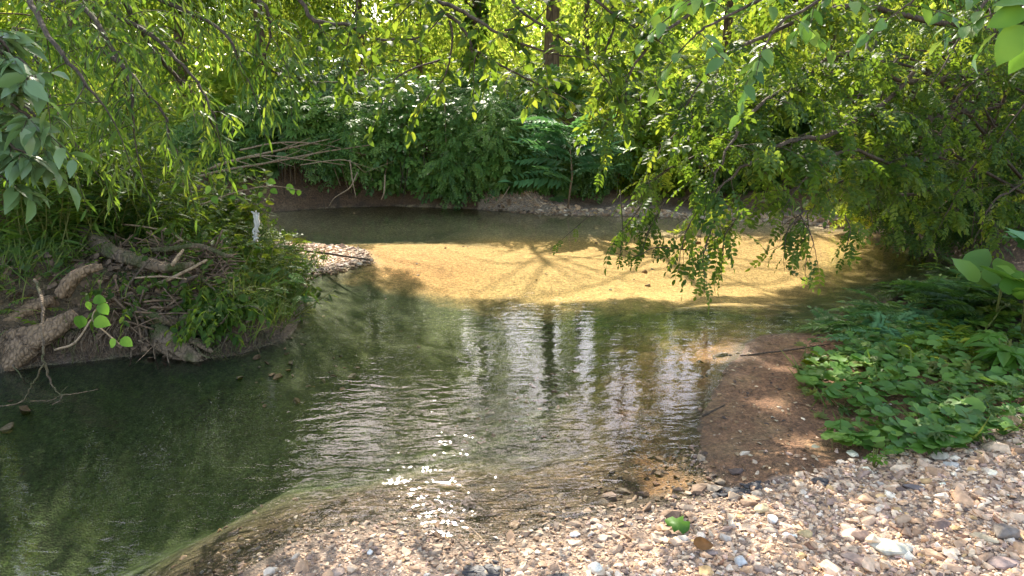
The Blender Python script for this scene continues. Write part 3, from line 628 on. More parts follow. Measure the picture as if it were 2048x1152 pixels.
def branch(wood, out, rs, P, r0, r1, step, tw_len, leaf_n, size, droop, sub=True, start=.15, updir=0, sides=5, out_bias=None):
    """a limb along P that carries leafy twigs all along"""
    Q = smooth_path(P, 5); Q = Q + rs.randn(*Q.shape) * r0 * .25
    tube(wood, Q, np.linspace(r0, r1, len(Q)), sides, .15, rs.randint(999))
    seg = np.linalg.norm(np.diff(Q, axis=0), axis=1); cum = np.concatenate([[0], np.cumsum(seg)]); s = cum[-1] * start
    while s < cum[-1]:
        i = min(np.searchsorted(cum, s) - 1, len(Q) - 2); i = max(i, 0); f = (s - cum[i]) / max(seg[i], 1e-6); p = Q[i] * (1 - f) + Q[i + 1] * f; T = unit(Q[i + 1] - Q[i])
        d = unit(T * .5 + rs.randn(3) * np.array((.9, .9, .55)) + np.array((0, 0, updir)) + (0 if out_bias is None else out_bias))
        L = tw_len * rs.uniform(.5, 1.25); W = twig_path(rs, p, d, L, droop)
        tube(wood, W, np.linspace(max(r1 * .7, .0022), .0012, len(W)), 3, cap=False)
        leaves_along(rs, W, leaf_n * L / tw_len, size, droop * .5, out)
        if sub:
            for _ in range(2):
                q = W[rs.randint(1, 4)]; W2 = twig_path(rs, q, d + rs.randn(3) * .8, L * .6, droop); tube(wood, W2, np.linspace(.002, .001, len(W2)), 3, cap=False)
                leaves_along(rs, W2, leaf_n * .6, size, droop * .5, out)
        s += step * rs.uniform(.5, 1.5)
    W = twig_path(rs, Q[-1], Q[-1] - Q[-3], tw_len, droop); leaves_along(rs, W, leaf_n, size, droop * .5, out); tube(wood, W, np.linspace(r1, .001, len(W)), 3, cap=False)
    return Q
def clumps(rs, C, R, per, size, droop, squash=.6):
    """leaf positions spread through many small clumps"""
    P = []; Dn = []; N = []; Sz = []
    for c, r in zip(C, R):
        n = int(per * (r / .6) ** 2); o = rs.randn(n, 3) * np.array((1, 1, squash)) * r * .5
        P.append(c + o); d = unit(o * np.array((1, 1, .3)) + rs.randn(n, 3) * r * .5 + np.array((0, 0, -droop * r))); Dn.append(d)
        N.append(unit(np.array((0, 0, .9)) + rs.randn(n, 3) * .5)); Sz.append(size * rs.uniform(.6, 1.25, n))
    return [np.concatenate(P)], [np.concatenate(Dn)], [np.concatenate(N)], [np.concatenate(Sz)]
# ================================================================== FAR TREES
def far_tree(label, x, y, h, rt, crown_r, lm, seed, bark='bark', low=.5, lean=(0, 0), n_cl=60, per=85, leaf=.12, cull=cull_open, ivy=False, name='tree', group='trees on the far bank', dens=1.0):
    rs = np.random.RandomState(seed); z = float(H(x, y)) - .1; t = thing(name, label, 'tree', (x, y, z), group)
    base = np.array((x, y, z)); k = np.linspace(0, 1, 9)[:, None]
    P = base + k * np.array((lean[0], lean[1], h * .85)) + np.array((1, 1, 0)) * .12 * np.sin(k * 5 + seed) * k
    wd = MB(); tube(wd, P, rt * (1 - .8 * k[:, 0]) * (1 + .5 * np.exp(-k[:, 0] * 20)), 12, .12, seed)
    wd.build('trunk', M[bark], t)
    lb_ = MB(); C_ = []; R_ = []
    for q in range(n_cl):
        f = low + (1 - low) * rs.rand() ** .8; i = f * 8; i0 = min(int(i), 7); p0 = P[i0] * (1 - (i - i0)) + P[i0 + 1] * (i - i0)
        a = rs.rand() * 6.28; rad = crown_r * math.sqrt(max(.08, 1 - ((f - low) / (1 - low) - .35) ** 2 * 1.6)) * rs.uniform(.45, 1.0)
        e = p0 + np.array((math.cos(a) * rad, math.sin(a) * rad, rad * rs.uniform(-.35, .35)))
        if q % 3 == 0:
            tube(lb_, smooth_path([p0, (p0 + e) / 2 + np.array((0, 0, .15 * rad)), e], 3), np.linspace(rt * .15, .006, 7), 5)
        C_.append(e); R_.append(rs.uniform(.35, .75) * crown_r / 2.4)
        C_.append((p0 + e * 2) / 3 + rs.randn(3) * .2); R_.append(rs.uniform(.3, .6) * crown_r / 2.4)
    lb_.build('limb', M[bark], t)
    mb = MB(); o = clumps(rs, C_, R_, per * dens, leaf, .9); flush(mb, LF, o, rs, cull); mb.build('crown', M[lm], t)
    if ivy:
        mb = MB(); n = 900; f = rs.rand(n) * 3.2; a = rs.rand(n) * 6.28; i = np.clip(f / (h * .85) * 8, 0, 7.9); ii_ = i.astype(int); pp = P[ii_] * (1 - (i - ii_))[:, None] + P[ii_ + 1] * (i - ii_)[:, None]
        od = np.stack([np.cos(a), np.sin(a), 0 * a], 1); put_leaves(mb, HEART, pp + od * (rt * 1.15 + rs.rand(n, 1) * .1), od + np.array((0, 0, -.9)), od + rs.randn(n, 3) * .3, .11, rs); mb.build('ivy', M['dark'], t)
    return t
def at_px(px, Y): return D(px, 300, Y)[0]
far_tree('tall brown-barked tree whose bare trunk stands above the far shrubs at centre', at_px(1102, 16.5), 16.5, 7.8, .19, 3.0, 'bright', 11, 'bark', .30, (0, 0), 70)
far_tree('ivy-clad tree trunk left of the bare brown trunk', at_px(944, 18), 18, 8.4, .16, 2.8, 'bright', 12, 'bark', .27, (.3, 0), 66, ivy=True)
far_tree('thin dark tree trunk rising behind the dead branches on the far left bank', at_px(535, 17), 17, 10, .13, 3.0, 'green', 13, 'bark', .33, (0, 0), 62)
far_tree('reddish brown trunk seen through the twigs of the right-hand bank', at_px(1650, 17), 17, 10, .13, 2.8, 'bright', 14, 'bark', .38, (0, .3), 60)
far_tree('pale grey trunk beside the reddish one behind the right-hand branches', at_px(1722, 20), 20, 11, .22, 3.2, 'green', 15, 'barkgrey', .34, (0, 0), 60)
far_tree('yellow-green sunlit tree behind the far shrubs between the thin trunk and the ivy-clad one', at_px(735, 19), 19, 9.5, .11, 3.4, 'bright', 16, 'bark', .10, (0, 0), 84, 90)
far_tree('low sunlit tree with pale foliage behind the shrubs, close left of the ivy-clad trunk', at_px(845, 23), 23, 9, .12, 3.6, 'bright', 17, 'bark', .08, (0, 0), 84, 90)
far_tree('grey-green willow-like tree in the gap at the upper left of the clearing', at_px(610, 22), 22, 10, .15, 3.2, 'grey', 18, 'barkgrey', .14, (0, 0), 70)
far_tree('bushy green tree behind the left bank undergrowth', at_px(380, 18), 18, 10, .15, 3.3, 'green', 19, 'bark', .12, (0, 0), 74)
far_tree('leafy tree far back at the left edge of the clearing', at_px(180, 17), 17, 10, .16, 3.5, 'green', 20, 'bark', .12, (0, 0), 70)
far_tree('yellow-green tree right of the bare brown trunk with foliage down to the shrubs', at_px(1270, 19), 19, 8.5, .13, 3.0, 'bright', 21, 'bark', .10, (0, 0), 80, 90)
far_tree('sunlit golden-green tree behind the hanging branches right of centre', at_px(1440, 17.5), 17.5, 8, .13, 2.9, 'bright', 22, 'bark', .10, (0, 0), 80, 90)
far_tree('green tree beyond the right bank between the grey trunk and the corner', at_px(1880, 16), 16, 9, .15, 3.3, 'green', 23, 'bark', .08, (0, 0), 80)
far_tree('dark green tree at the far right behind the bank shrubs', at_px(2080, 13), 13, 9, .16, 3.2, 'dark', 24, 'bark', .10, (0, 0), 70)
far_tree('slender tree standing farther back behind the bare brown trunk', at_px(1165, 24), 24, 9, .13, 3.0, 'green', 25, 'bark', .20, (0, 0), 60)
# the wood beyond reads as one mass
rs = np.random.RandomState(77); mb = MB(); C_ = []; R_ = []
for k in range(950):
    a = rs.uniform(-1.05, 1.05); r = rs.uniform(28, 52); z0 = rs.rand() ** 1.1 * (7.5 + 3.0 * math.sin(a * 7) + 2 * math.sin(a * 17 + 1)) if not -.08 < a < .5 else rs.rand() * .19 * r
    C_.append((math.sin(a) * r, math.cos(a) * r, 2.0 + z0)); R_.append(rs.uniform(.9, 1.9))
o = clumps(rs, np.array(C_), R_, 34, .40, .6, .8); flush(mb, LF, o, rs)
for k in range(60):
    a = rs.uniform(-1, 1); r = rs.uniform(30, 46); x, y = math.sin(a) * r, math.cos(a) * r; tube(mb, [(x, y, 1.5), (x + .2, y, 6), (x, y, 11)], [.2, .15, .06], 6)
tag(mb.build('far_wood', M['bright']), 'sunlit wood far beyond the creek', 'woodland', kind='stuff')
# ferny undergrowth and tall weeds of the far bank top
rs = np.random.RandomState(78); mb = MB(); n_ = 15000; X = rs.uniform(-11, 12, n_); Y = 13.3 + rs.rand(n_) ** 1.5 * 14; k = vn(X * .8, Y * .8, 7) > .25; X, Y = X[k], Y[k]; n_ = len(X)
P_ = np.stack([X, Y, H(X, Y) + rs.rand(n_) ** 1.5 * (.35 + .9 * vn(X * .6, Y * .6, 8))], 1)
put_leaves(mb, FERN, P_, rs.randn(n_, 3) * np.array((1, 1, .2)) + np.array((0, 0, .5)), rs.randn(n_, 3) * .4 + np.array((0, -.3, 1)), rs.uniform(.2, .5, n_), rs)
tag(mb.build('undergrowth', M['bright']), 'sunlit ferny undergrowth on top of the far bank', 'undergrowth', kind='stuff')
# ================================================================== SHRUBS OVER THE FAR BANK
def bank_shrub(px0, px1, Y, ztop, zbot, label, seed, lm='vine', tp=PIN, size=.20, n=900, thick=.55, name='shrub', stems=7, grp='shrubs hanging over the far bank'):
    rs = np.random.RandomState(seed); x0, x1 = D(px0, 350, Y)[0], D(px1, 350, Y)[0]; xc = (x0 + x1) / 2; t = thing(name, label, 'shrub', (xc, Y + .5, max(.2, float(H(xc, Y + .5)) - .1)), grp)
    # clumps hung on an uneven curtain
    out = [[], [], [], []]; m = max(14, int((x1 - x0) * (ztop - zbot) * 15))
    u = rs.rand(m); v = rs.rand(m); cx = x0 + (x1 - x0) * u
    top = ztop + .28 * fbm(cx * 1.6, cx * 0 + seed, 3) - .5 * np.abs(2 * u - 1) ** 3; bot = zbot + .35 * np.abs(fbm(cx * 2.2, cx * 0 + seed, 4))
    cz = bot + (top - bot) * v; cy = Y - thick * np.sin(np.clip(v * 1.15, 0, 1) * 3.14 * .62) * .9 + .55 * v ** 3 + rs.randn(m) * .10
    per = n * 1.0 / m
    for k in range(m):
        q = max(3, int(per * rs.uniform(.5, 1.5))); r = rs.uniform(.12, .24); oo = rs.randn(q, 3) * r * .75
        out[0].append(np.array((cx[k], cy[k], cz[k])) + oo)
        out[1].append(unit(oo * np.array((1.2, .6, .6)) / r + np.array((0, -.75, -.55)) + rs.randn(q, 3) * .35)); out[2].append(unit(np.array((0, -.5, .9)) + rs.randn(q, 3) * .35)); out[3].append(size * rs.uniform(.65, 1.25, q))
    mb = MB(); flush(mb, tp, out, rs); mb.build('foliage', M[lm], t)
    wd = MB()
    for k in range(stems):
        a = rs.uniform(x0, x1); b = a + rs.uniform(-.5, .5); zt = rs.uniform(zbot + .8, ztop); zb = rs.uniform(.12, .7)
        tube(wd, smooth_path([(a, Y + .55, 1.55), (a * .6 + b * .4, Y - .05, zt), (b, Y - thick * .8, (zt + zb) / 2), (b + rs.uniform(-.2, .2), Y - thick * rs.uniform(.3, .8), zb)], 5), np.linspace(.014, .005, 16), 4, .2)
    wd.build('stem', M['dry'] if seed % 2 else M['twig'], t)
    return t
BS = [(380, 560, 12.9, 1.8, .7, 'dark drooping shrub at the left end of the far bank under the dead branches', 31, 900, 'vine'),
      (510, 690, 12.8, 2.0, .85, 'leafy shrub draped among the bleached branches above the bare earth bank', 32, 1000, 'vine'),
      (640, 785, 12.75, 2.0, .6, 'dark shrub hanging over the brown earth left of the overhang', 33, 900, 'vine'),
      (760, 900, 12.75, 2.0, .35, 'dense dark green shrub cascading to the water right of the bare earth', 34, 1250, 'vine'),
      (885, 1010, 12.65, 1.95, .25, 'bushy shrub below the ivy-clad trunk reaching down to the shore', 35, 1250, 'vine'),
      (990, 1120, 12.75, 1.9, .25, 'deep green shrub below the bare brown trunk above the gravel tip', 36, 1250, 'vine'),
      (1110, 1240, 12.9, 1.75, .3, 'dark shrub under the feathery sapling behind the gravel strip', 37, 1000, 'vine'),
      (1225, 1370, 12.8, 1.95, .3, 'yellow-green leafy shrub behind the gravel strip right of the feathery sapling', 38, 1300, 'bright'),
      (1355, 1500, 12.8, 2.1, .25, 'mixed green shrub behind the hanging branch over the gravel strip', 39, 1300, 'green'),
      (1485, 1650, 13.0, 2.1, .3, 'leafy shrub above the bleached driftwood on the far right shore', 40, 1300, 'green'),
      (1640, 1800, 12.2, 2.3, .3, 'sunlit yellow shrub at the far right bend of the creek', 41, 1500, 'bright')]
for k, a in enumerate(BS): bank_shrub(a[0], a[1], a[2], a[3], a[4], a[5], a[6], a[8], (PIN, PALM, PIN, OV6)[k % 4], (.21, .17, .24, .15)[k % 4], int(a[7] * 1.35))
for k, (x, y, zt, lab) in enumerate([(7.2, 6.2, 2.6, 'leafy shrub just beyond the right edge of the view behind the gravel'), (8.6, 5.2, 2.4, 'outermost shrub on the right bank past the leaning tree')]):
    xx = np.array([x - .9, x + .9]); p0 = topix(xx, np.array([y, y]), np.array([1., 1.]))[0]; bank_shrub(p0[0], p0[1], y, zt, .5, lab, 95 + k, 'green', PIN, .18, 900, .6, grp='shrubs on the right bank')
# second, higher row on the bank top
for k, (a, b, Y, zt, lab, lm) in enumerate([(560, 740, 14.2, 2.55, 'pale grey-green shrub on the bank top behind the dead branches', 'grey'), (720, 880, 14.0, 2.45, 'soft green shrub on the bank top left of the ivy-clad trunk', 'vine'),
                        (865, 1060, 14.2, 2.35, 'light green shrub on the bank top between the ivy-clad and the bare trunk', 'vine'), (1040, 1200, 14.4, 2.3, 'bank-top shrub at the foot of the bare brown trunk', 'vine'), (1190, 1360, 14.2, 2.4, 'bank-top shrub right of the bare brown trunk with grey-green leaves', 'grey'),
                        (400, 570, 14.0, 2.6, 'tall weedy shrub on the bank top behind the left-hand undergrowth', 'bright')]):
    bank_shrub(a, b, Y, zt, 1.3, lab, 51 + k, lm, (PALM, PIN, OV6)[k % 3], .18, 1100, .5, stems=4, grp='shrubs on top of the far bank')
# feathery sapling (long compound fronds)
rs = np.random.RandomState(60); b0 = D(1140, 315, 11.75); t = thing('feathery_sapling', 'feathery light blue-green sapling with long arching fronds in front of the far shrubs', 'sapling', b0 + np.array((0, .3, -.9)))
wd = MB(); tube(wd, [b0 + np.array((0, .3, -.9)), b0 + np.array((.05, .1, -.3)), b0 + np.array((0, 0, .15))], [.02, .016, .01], 6); wd.build('stem', M['dry'], t)
mb = MB(); n_ = 34; a = rs.rand(n_) * 6.28; hgt = rs.rand(n_) * .9; d_ = np.stack([np.cos(a) * 1.25, -np.abs(np.sin(a)) * .8, .55 + .5 * rs.rand(n_)], 1)
put_leaves(mb, LONG, b0 + np.stack([0 * a, 0 * a, hgt - .45], 1), d_, rs.randn(n_, 3) * .15 + np.array((0, -.3, 1)), rs.uniform(.55, .95, n_), rs); mb.build('fronds', M['teal'], t)
# right bank shrubs: dark, dense, close to the water
for k, (px, py, Y, w_, zt, zb, lab, lm, nn) in enumerate([
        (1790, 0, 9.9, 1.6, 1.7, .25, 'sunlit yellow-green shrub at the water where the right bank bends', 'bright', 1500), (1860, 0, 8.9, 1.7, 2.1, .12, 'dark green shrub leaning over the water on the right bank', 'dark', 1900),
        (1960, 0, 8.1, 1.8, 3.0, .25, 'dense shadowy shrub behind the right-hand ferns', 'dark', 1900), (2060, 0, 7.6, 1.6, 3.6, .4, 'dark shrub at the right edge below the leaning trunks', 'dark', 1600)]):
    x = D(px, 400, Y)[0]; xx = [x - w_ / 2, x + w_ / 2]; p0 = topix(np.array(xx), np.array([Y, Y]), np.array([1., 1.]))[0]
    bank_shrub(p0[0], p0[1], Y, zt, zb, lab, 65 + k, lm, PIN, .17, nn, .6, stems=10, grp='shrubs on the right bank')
# ================================================================== NEAR TREES
def DP(L): return [D(*q) for q in L]
def sun_cull(P, rs):
    x, y = sun_hit(P); x = x + .06 * fbm(x * 5, y * 5, 61); k = np.zeros(len(P), bool)
    for L in LITZ: k |= inpoly(x, y, L)
    return k
def view_cull(P, rs):
    """keeps the added canopy out of view and open to sun and sky"""
    u, v = topix(P[:, 0], P[:, 1], P[:, 2]); inside = (u > -150) & (u < 2200) & (v > -60) & (P[:, 1] > .5)
    return inside | cull_open(P, rs)
def add_shade_canopy(rs, mb, wd, p0, targets, r0, leaf, per, size, rad=(.45, .85), tp=OV):
    """unseen high limbs with leaf clumps, added to shade the creek"""
    C_ = []; R_ = []
    for e in targets:
        e = np.array(e, float); mid = (p0 + e) / 2 + np.array((0, 0, .5)); Q = smooth_path([p0, mid, e], 6); uq, vq = topix(Q[:, 0], Q[:, 1], Q[:, 2])
        tube(wd, Q, np.linspace(r0, .012, len(Q)), 6, .1, rs.randint(99))
        for k in range(leaf):
            f = rs.uniform(.25, 1.05); i = min(f, .999) * (len(Q) - 1); i0 = int(i); c = Q[i0] + rs.randn(3) * np.array((.75, .75, .4)); C_.append(c); R_.append(rs.uniform(*rad))
    o = clumps(rs, C_, R_, per, size, .8); flush(mb, tp, o, rs, view_cull)
# ---- right: big tree leaning over the creek, pinnate leaves hanging to the water
rs = np.random.RandomState(100); base = np.array((6.1, 7.6, .9)); t = thing('leaning_tree', 'big dark multi-stemmed tree on the right bank whose branches hang over the water', 'tree', base)
wd = MB()
stems = [[(6.1, 7.6, .8), (5.3, 7.0, 2.2), (4.4, 6.3, 3.6), (3.4, 5.6, 5.0), (2.5, 5.0, 6.4)], [(6.2, 7.5, .8), (5.7, 6.9, 2.5), (5.1, 6.6, 4.4), (4.6, 6.2, 7.0)], [(6.3, 7.7, .8), (5.5, 7.5, 2.6), (4.9, 7.6, 4.8), (4.3, 7.9, 7.4)], [(5.9, 7.4, .7), (4.9, 6.5, 1.9), (4.3, 5.6, 2.7), (3.5, 4.9, 3.3), (2.6, 4.6, 3.5)]]
for k, s_ in enumerate(stems): tube(wd, smooth_path(s_, 5), np.linspace((.15, .11, .10, .08)[k], .035, len(smooth_path(s_, 5))), 10, .15, k)
wd.build('trunk', M['bark'], t)
wd = MB(); out = [[], [], [], []]; tw = dict(step=.105, tw_len=.34, leaf_n=5.5, size=.155, droop=.5)
LP = [[(1980, 60, 6.2), (1840, 40, 5.6), (1700, 80, 5.0), (1560, 130, 4.6), (1450, 200, 4.3), (1380, 290, 4.1)],
      [(1960, 140, 6.3), (1820, 165, 5.8), (1700, 175, 5.3), (1600, 230, 4.9), (1520, 300, 4.5), (1460, 380, 4.2), (1420, 470, 4.0)],
      [(1950, 220, 6.4), (1830, 240, 5.9), (1740, 300, 5.3), (1650, 340, 4.9), (1560, 380, 4.5), (1480, 430, 4.2), (1410, 500, 4.0)],
      [(1900, 300, 6.3), (1800, 330, 5.6), (1700, 370, 5.1), (1620, 420, 4.8), (1590, 470, 4.6)],
      [(1850, 120, 5.9), (1740, 220, 5.5), (1640, 210, 5.0), (1500, 240, 4.8), (1380, 330, 4.6), (1300, 420, 4.5)],
      [(1760, -60, 5.0), (1620, 0, 4.6), (1480, 40, 4.4), (1350, 120, 4.2), (1270, 220, 4.1), (1230, 330, 4.1)],
      [(1700, 300, 5.2), (1600, 330, 5.0), (1500, 340, 4.9), (1400, 380, 4.8), (1330, 430, 4.7)],
      [(1900, 380, 6.6), (1800, 390, 6.1), (1720, 420, 5.6), (1650, 455, 5.3)],
      [(2100, 60, 6.6), (2000, 120, 6.2), (1910, 270, 6.0), (1840, 370, 5.8)], [(2120, 200, 6.6), (2020, 260, 6.3), (1950, 400, 6.1), (1890, 500, 6.0)], [(2140, 300, 6.6), (2060, 360, 6.4), (1990, 470, 6.2), (1960, 530, 6.1)],
      [(2000, -40, 6.2), (1930, 60, 5.9), (1870, 230, 5.7)], [(2150, 120, 6.2), (2070, 180, 6.0), (2010, 330, 5.9)]]
for k, L in enumerate(LP):
    L = [(a, b - 70 * (i > 1) - 20 * (i > 3), c) for i, (a, b, c) in enumerate(L)]
    branch(wd, out, rs, DP(L), .028 if k < 3 else .018, .005, start=.18, **tw)
mb = MB(); flush(mb, PINN, out, rs, sun_cull)
# hanging sprays below the main mass
out = [[], [], [], []]
for L in ([(1430, 440, 4.0), (1415, 480, 3.95), (1405, 520, 3.9), (1408, 545, 3.88)], [(1385, 430, 4.1), (1372, 470, 4.05), (1362, 500, 4.0)], [(1610, 420, 4.6), (1575, 460, 4.5), (1570, 500, 4.45)], [(1600, 430, 4.5), (1622, 470, 4.4), (1630, 500, 4.4)],
          [(1690, 430, 4.9), (1700, 460, 4.8), (1694, 490, 4.8)], [(1290, 400, 4.4), (1262, 440, 4.3), (1240, 465, 4.3)], [(1480, 430, 4.2), (1450, 470, 4.1), (1445, 515, 4.1)], [(1330, 400, 4.5), (1310, 440, 4.4), (1290, 470, 4.4)]):
    branch(wd, out, rs, DP(L), .006, .0025, step=.045, tw_len=.14, leaf_n=2.2, size=.15, droop=1.2, sub=False, start=.1)
for L in ([(1240, 380, 4.4), (1245, 460, 4.3), (1236, 540, 4.3)], [(1300, 455, 4.3), (1275, 512, 4.3), (1225, 505, 4.3)], [(1380, 500, 4.1), (1310, 495, 4.2), (1275, 512, 4.25), (1245, 498, 4.3)], [(1615, 430, 4.6), (1618, 480, 4.6), (1610, 545, 4.6), (1622, 560, 4.6)], [(1180, 430, 5.3), (1140, 465, 5.2), (1100, 500, 5.2)]):
    Q = smooth_path(DP(L), 5); tube(wd, Q, np.linspace(.004, .0015, len(Q)), 4); leaves_along(rs, Q, 5, .08, .9, out)
flush(mb, PINN, out, rs)
add_shade_canopy(rs, mb, wd, np.array((4.4, 6.3, 3.6)), [(1.2, 6.8, 5.6), (2.6, 8.6, 6.2), (.4, 5.6, 5.2), (3.2, 10, 6.4), (4.4, 8.6, 6.6), (1.4, 4.9, 4.6), (5.6, 8.8, 6.0), (2.0, 7.2, 7.2)], .06, 11, 34, .12, tp=PIN)
wd.build('limb', M['twig'], t); mb.build('crown', M['green'], t)
# bare twig tangle on the right
rs = np.random.RandomState(101); b0 = D(1880, 330, 6.9); t = thing('twiggy_shrub', 'tangle of thin bare curving twigs in front of the right bank', 'shrub', (b0[0], b0[1], .9))
wd = MB()
for k in range(22):
    f = rs.rand(); a = D(rs.uniform(1950, 2120), rs.uniform(60, 440), rs.uniform(6.4, 7.2)); m1_ = D(rs.uniform(1760, 1900), rs.uniform(90, 330), rs.uniform(5.9, 6.9)); e = D(rs.uniform(1480, 1760), rs.uniform(120, 440), rs.uniform(5.3, 6.4))
    e[2] -= .1; Q = smooth_path(([(b0[0] + .5, b0[1] + .3, .9)] if k == 0 else []) + [a, m1_, (m1_ * .5 + e * .5) + rs.randn(3) * .12, e], 6)
    tube(wd, Q, np.linspace(rs.uniform(.008, .018), .0018, len(Q)), 5, .1)
    for _ in range(3):
        i = rs.randint(8, len(Q) - 3); W = twig_path(rs, Q[i], Q[i + 1] - Q[i] + rs.randn(3) * .06, rs.uniform(.3, .8), .4, 6, .6); tube(wd, W, np.linspace(.003, .001, len(W)), 3)
wd.build('stem', M['twig'], t)
# ---- left: willow with narrow leaves
rs = np.random.RandomState(110); base = np.array((-4.6, 6.2, .85)); t = thing('willow_tree', 'willow-like tree with dark trunk and narrow drooping leaves filling the upper left', 'tree', base)
wd = MB(); Q = smooth_path([(-4.6, 6.2, .7), (-4.55, 6.2, 2.0), (-4.45, 6.1, 3.4), (-4.3, 6.0, 5.2), (-3.9, 5.9, 7.4)], 5); tube(wd, Q, np.linspace(.19, .06, len(Q)), 12, .12, 3); wd.build('trunk', M['bark'], t)
wd = MB(); out = [[], [], [], []]
tw = dict(step=.12, tw_len=.45, leaf_n=11, size=.115, droop=1.0)
for k, L in enumerate([[(110, -60, 5.8), (230, -30, 5.2), (350, 10, 4.9), (450, 70, 4.7), (490, 150, 4.6)], [(100, 0, 5.8), (200, 20, 5.2), (300, 70, 4.8), (380, 150, 4.6), (430, 230, 4.5)], [(90, 60, 5.9), (170, 80, 5.1), (250, 140, 4.7), (320, 220, 4.5), (350, 300, 4.4)],
                       [(80, -90, 5.6), (60, -20, 4.6), (90, 60, 4.0), (150, 140, 3.8), (210, 220, 3.7)], [(100, -40, 5.6), (160, 10, 4.7), (220, 90, 4.3), (260, 180, 4.1), (270, 270, 4.0)], [(30, 60, 5.0), (0, 120, 4.2), (40, 200, 3.8), (100, 260, 3.7)],
                       [(300, -80, 5.2), (420, -40, 4.9), (520, 0, 4.8), (540, 60, 4.8), (530, 120, 4.8)], [(250, 0, 5.4), (330, 130, 5.6), (400, 200, 5.8), (440, 290, 5.9)], [(60, 100, 5.2), (120, 240, 4.9), (180, 320, 4.8)]]):
    branch(wd, out, rs, DP(L), .024, .005, **tw)
mb = MB(); flush(mb, LAN, out, rs)
add_shade_canopy(rs, mb, wd, np.array((-4.4, 6.1, 4.0)), [(-1.8, 7.6, 6.0), (-3, 9.4, 6.8), (-1.2, 6.0, 5.4), (-5.5, 8.5, 6.5), (-3.0, 6.8, 5.4), (-.6, 8.4, 6.6), (-3.4, 4.5, 5.0)], .06, 11, 46, .13, tp=LF)
wd.build('limb', M['twig'], t); mb.build('crown', M['willow'], t)
# ---- top centre: branches with broad toothless leaves arching down from above
rs = np.random.RandomState(120); base = np.array((-6.2, 5.2, .9)); t = thing('arching_tree', 'broad-leaved tree whose long dark limbs arch down across the top of the view', 'tree', base)
wd = MB(); Q = smooth_path([base - np.array((0, 0, .4)), (-6.0, 5.2, 3.0), (-5.3, 5.0, 4.8), (-4.0, 4.7, 5.9), (-2.6, 4.4, 6.2)], 5); tube(wd, Q, np.linspace(.17, .07, len(Q)), 10, .12, 5); wd.build('trunk', M['bark'], t)
wd = MB(); out = [[], [], [], []]; o2 = [[], [], [], []]
src = np.array((-2.6, 4.4, 6.2)); tw = dict(step=.11, tw_len=.28, leaf_n=8, size=.072, droop=.5)
for k, (L, r) in enumerate([([(560, -60, 4.6), (600, 0, 4.55), (632, 42, 4.5), (700, 52, 4.45), (760, 78, 4.4), (830, 78, 4.35), (875, 45, 4.3)], .017), ([(632, 42, 4.5), (655, 70, 4.5), (690, 90, 4.5)], .008), ([(840, -60, 4.3), (880, 10, 4.2), (925, 55, 4.15), (945, 100, 4.1), (950, 128, 4.1)], .014),
                             ([(870, 0, 4.2), (930, 25, 4.1), (985, 60, 4.0), (1080, 100, 3.95), (1150, 115, 3.95)], .013), ([(900, 40, 4.2), (905, 85, 4.2), (890, 150, 4.2), (860, 190, 4.2)], .008), ([(515, -50, 4.8), (520, 60, 4.8), (530, 130, 4.8), (600, 160, 4.7), (680, 165, 4.7)], .009),
                             ([(880, 120, 4.2), (800, 150, 4.2), (770, 195, 4.2)], .006), ([(940, 95, 4.1), (1000, 130, 4.1), (1060, 160, 4.1), (1120, 190, 4.1)], .008), ([(1000, -50, 4.2), (1040, 20, 4.1), (1100, 60, 4.0), (1180, 120, 4.0), (1220, 170, 4.0)], .012), ([(1120, -60, 4.2), (1190, 0, 4.1), (1260, 50, 4.1), (1330, 90, 4.1)], .012),
                             ([(700, -60, 4.4), (715, 0, 4.4), (700, 60, 4.4), (690, 110, 4.4)], .007), ([(1010, 60, 4.0), (1060, 50, 4.1), (1090, 20, 4.1)], .007), ([(760, -50, 4.6), (830, -10, 4.6), (800, 30, 4.6)], .007), ([(1200, -50, 4.3), (1230, 40, 4.3), (1210, 110, 4.3), (1230, 190, 4.3)], .009)]):
    P = DP(L); branch(wd, out, rs, P, r, .0035, **tw)
    if L[0][1] < -40: Qs = smooth_path([src, (src + P[0]) / 2 + np.array((0, 0, .5)), P[0]], 6); tube(wd, Qs, np.linspace(.05, r, len(Qs)), 6)
mb = MB(); flush(mb, OV, out, rs, sun_cull); mb.build('foliage', M['green'], t); mb = MB()
add_shade_canopy(rs, mb, wd, src, [(-.6, 5.6, 5.4), (.8, 6.4, 5.8), (0, 7.6, 6.6), (.9, 4.9, 5.0), (-1.6, 4.8, 4.8), (1.4, 8.2, 6.8), (-1, 9.2, 7.4), (.4, 4.6, 5.2)], .06, 11, 50, .095, tp=LF)
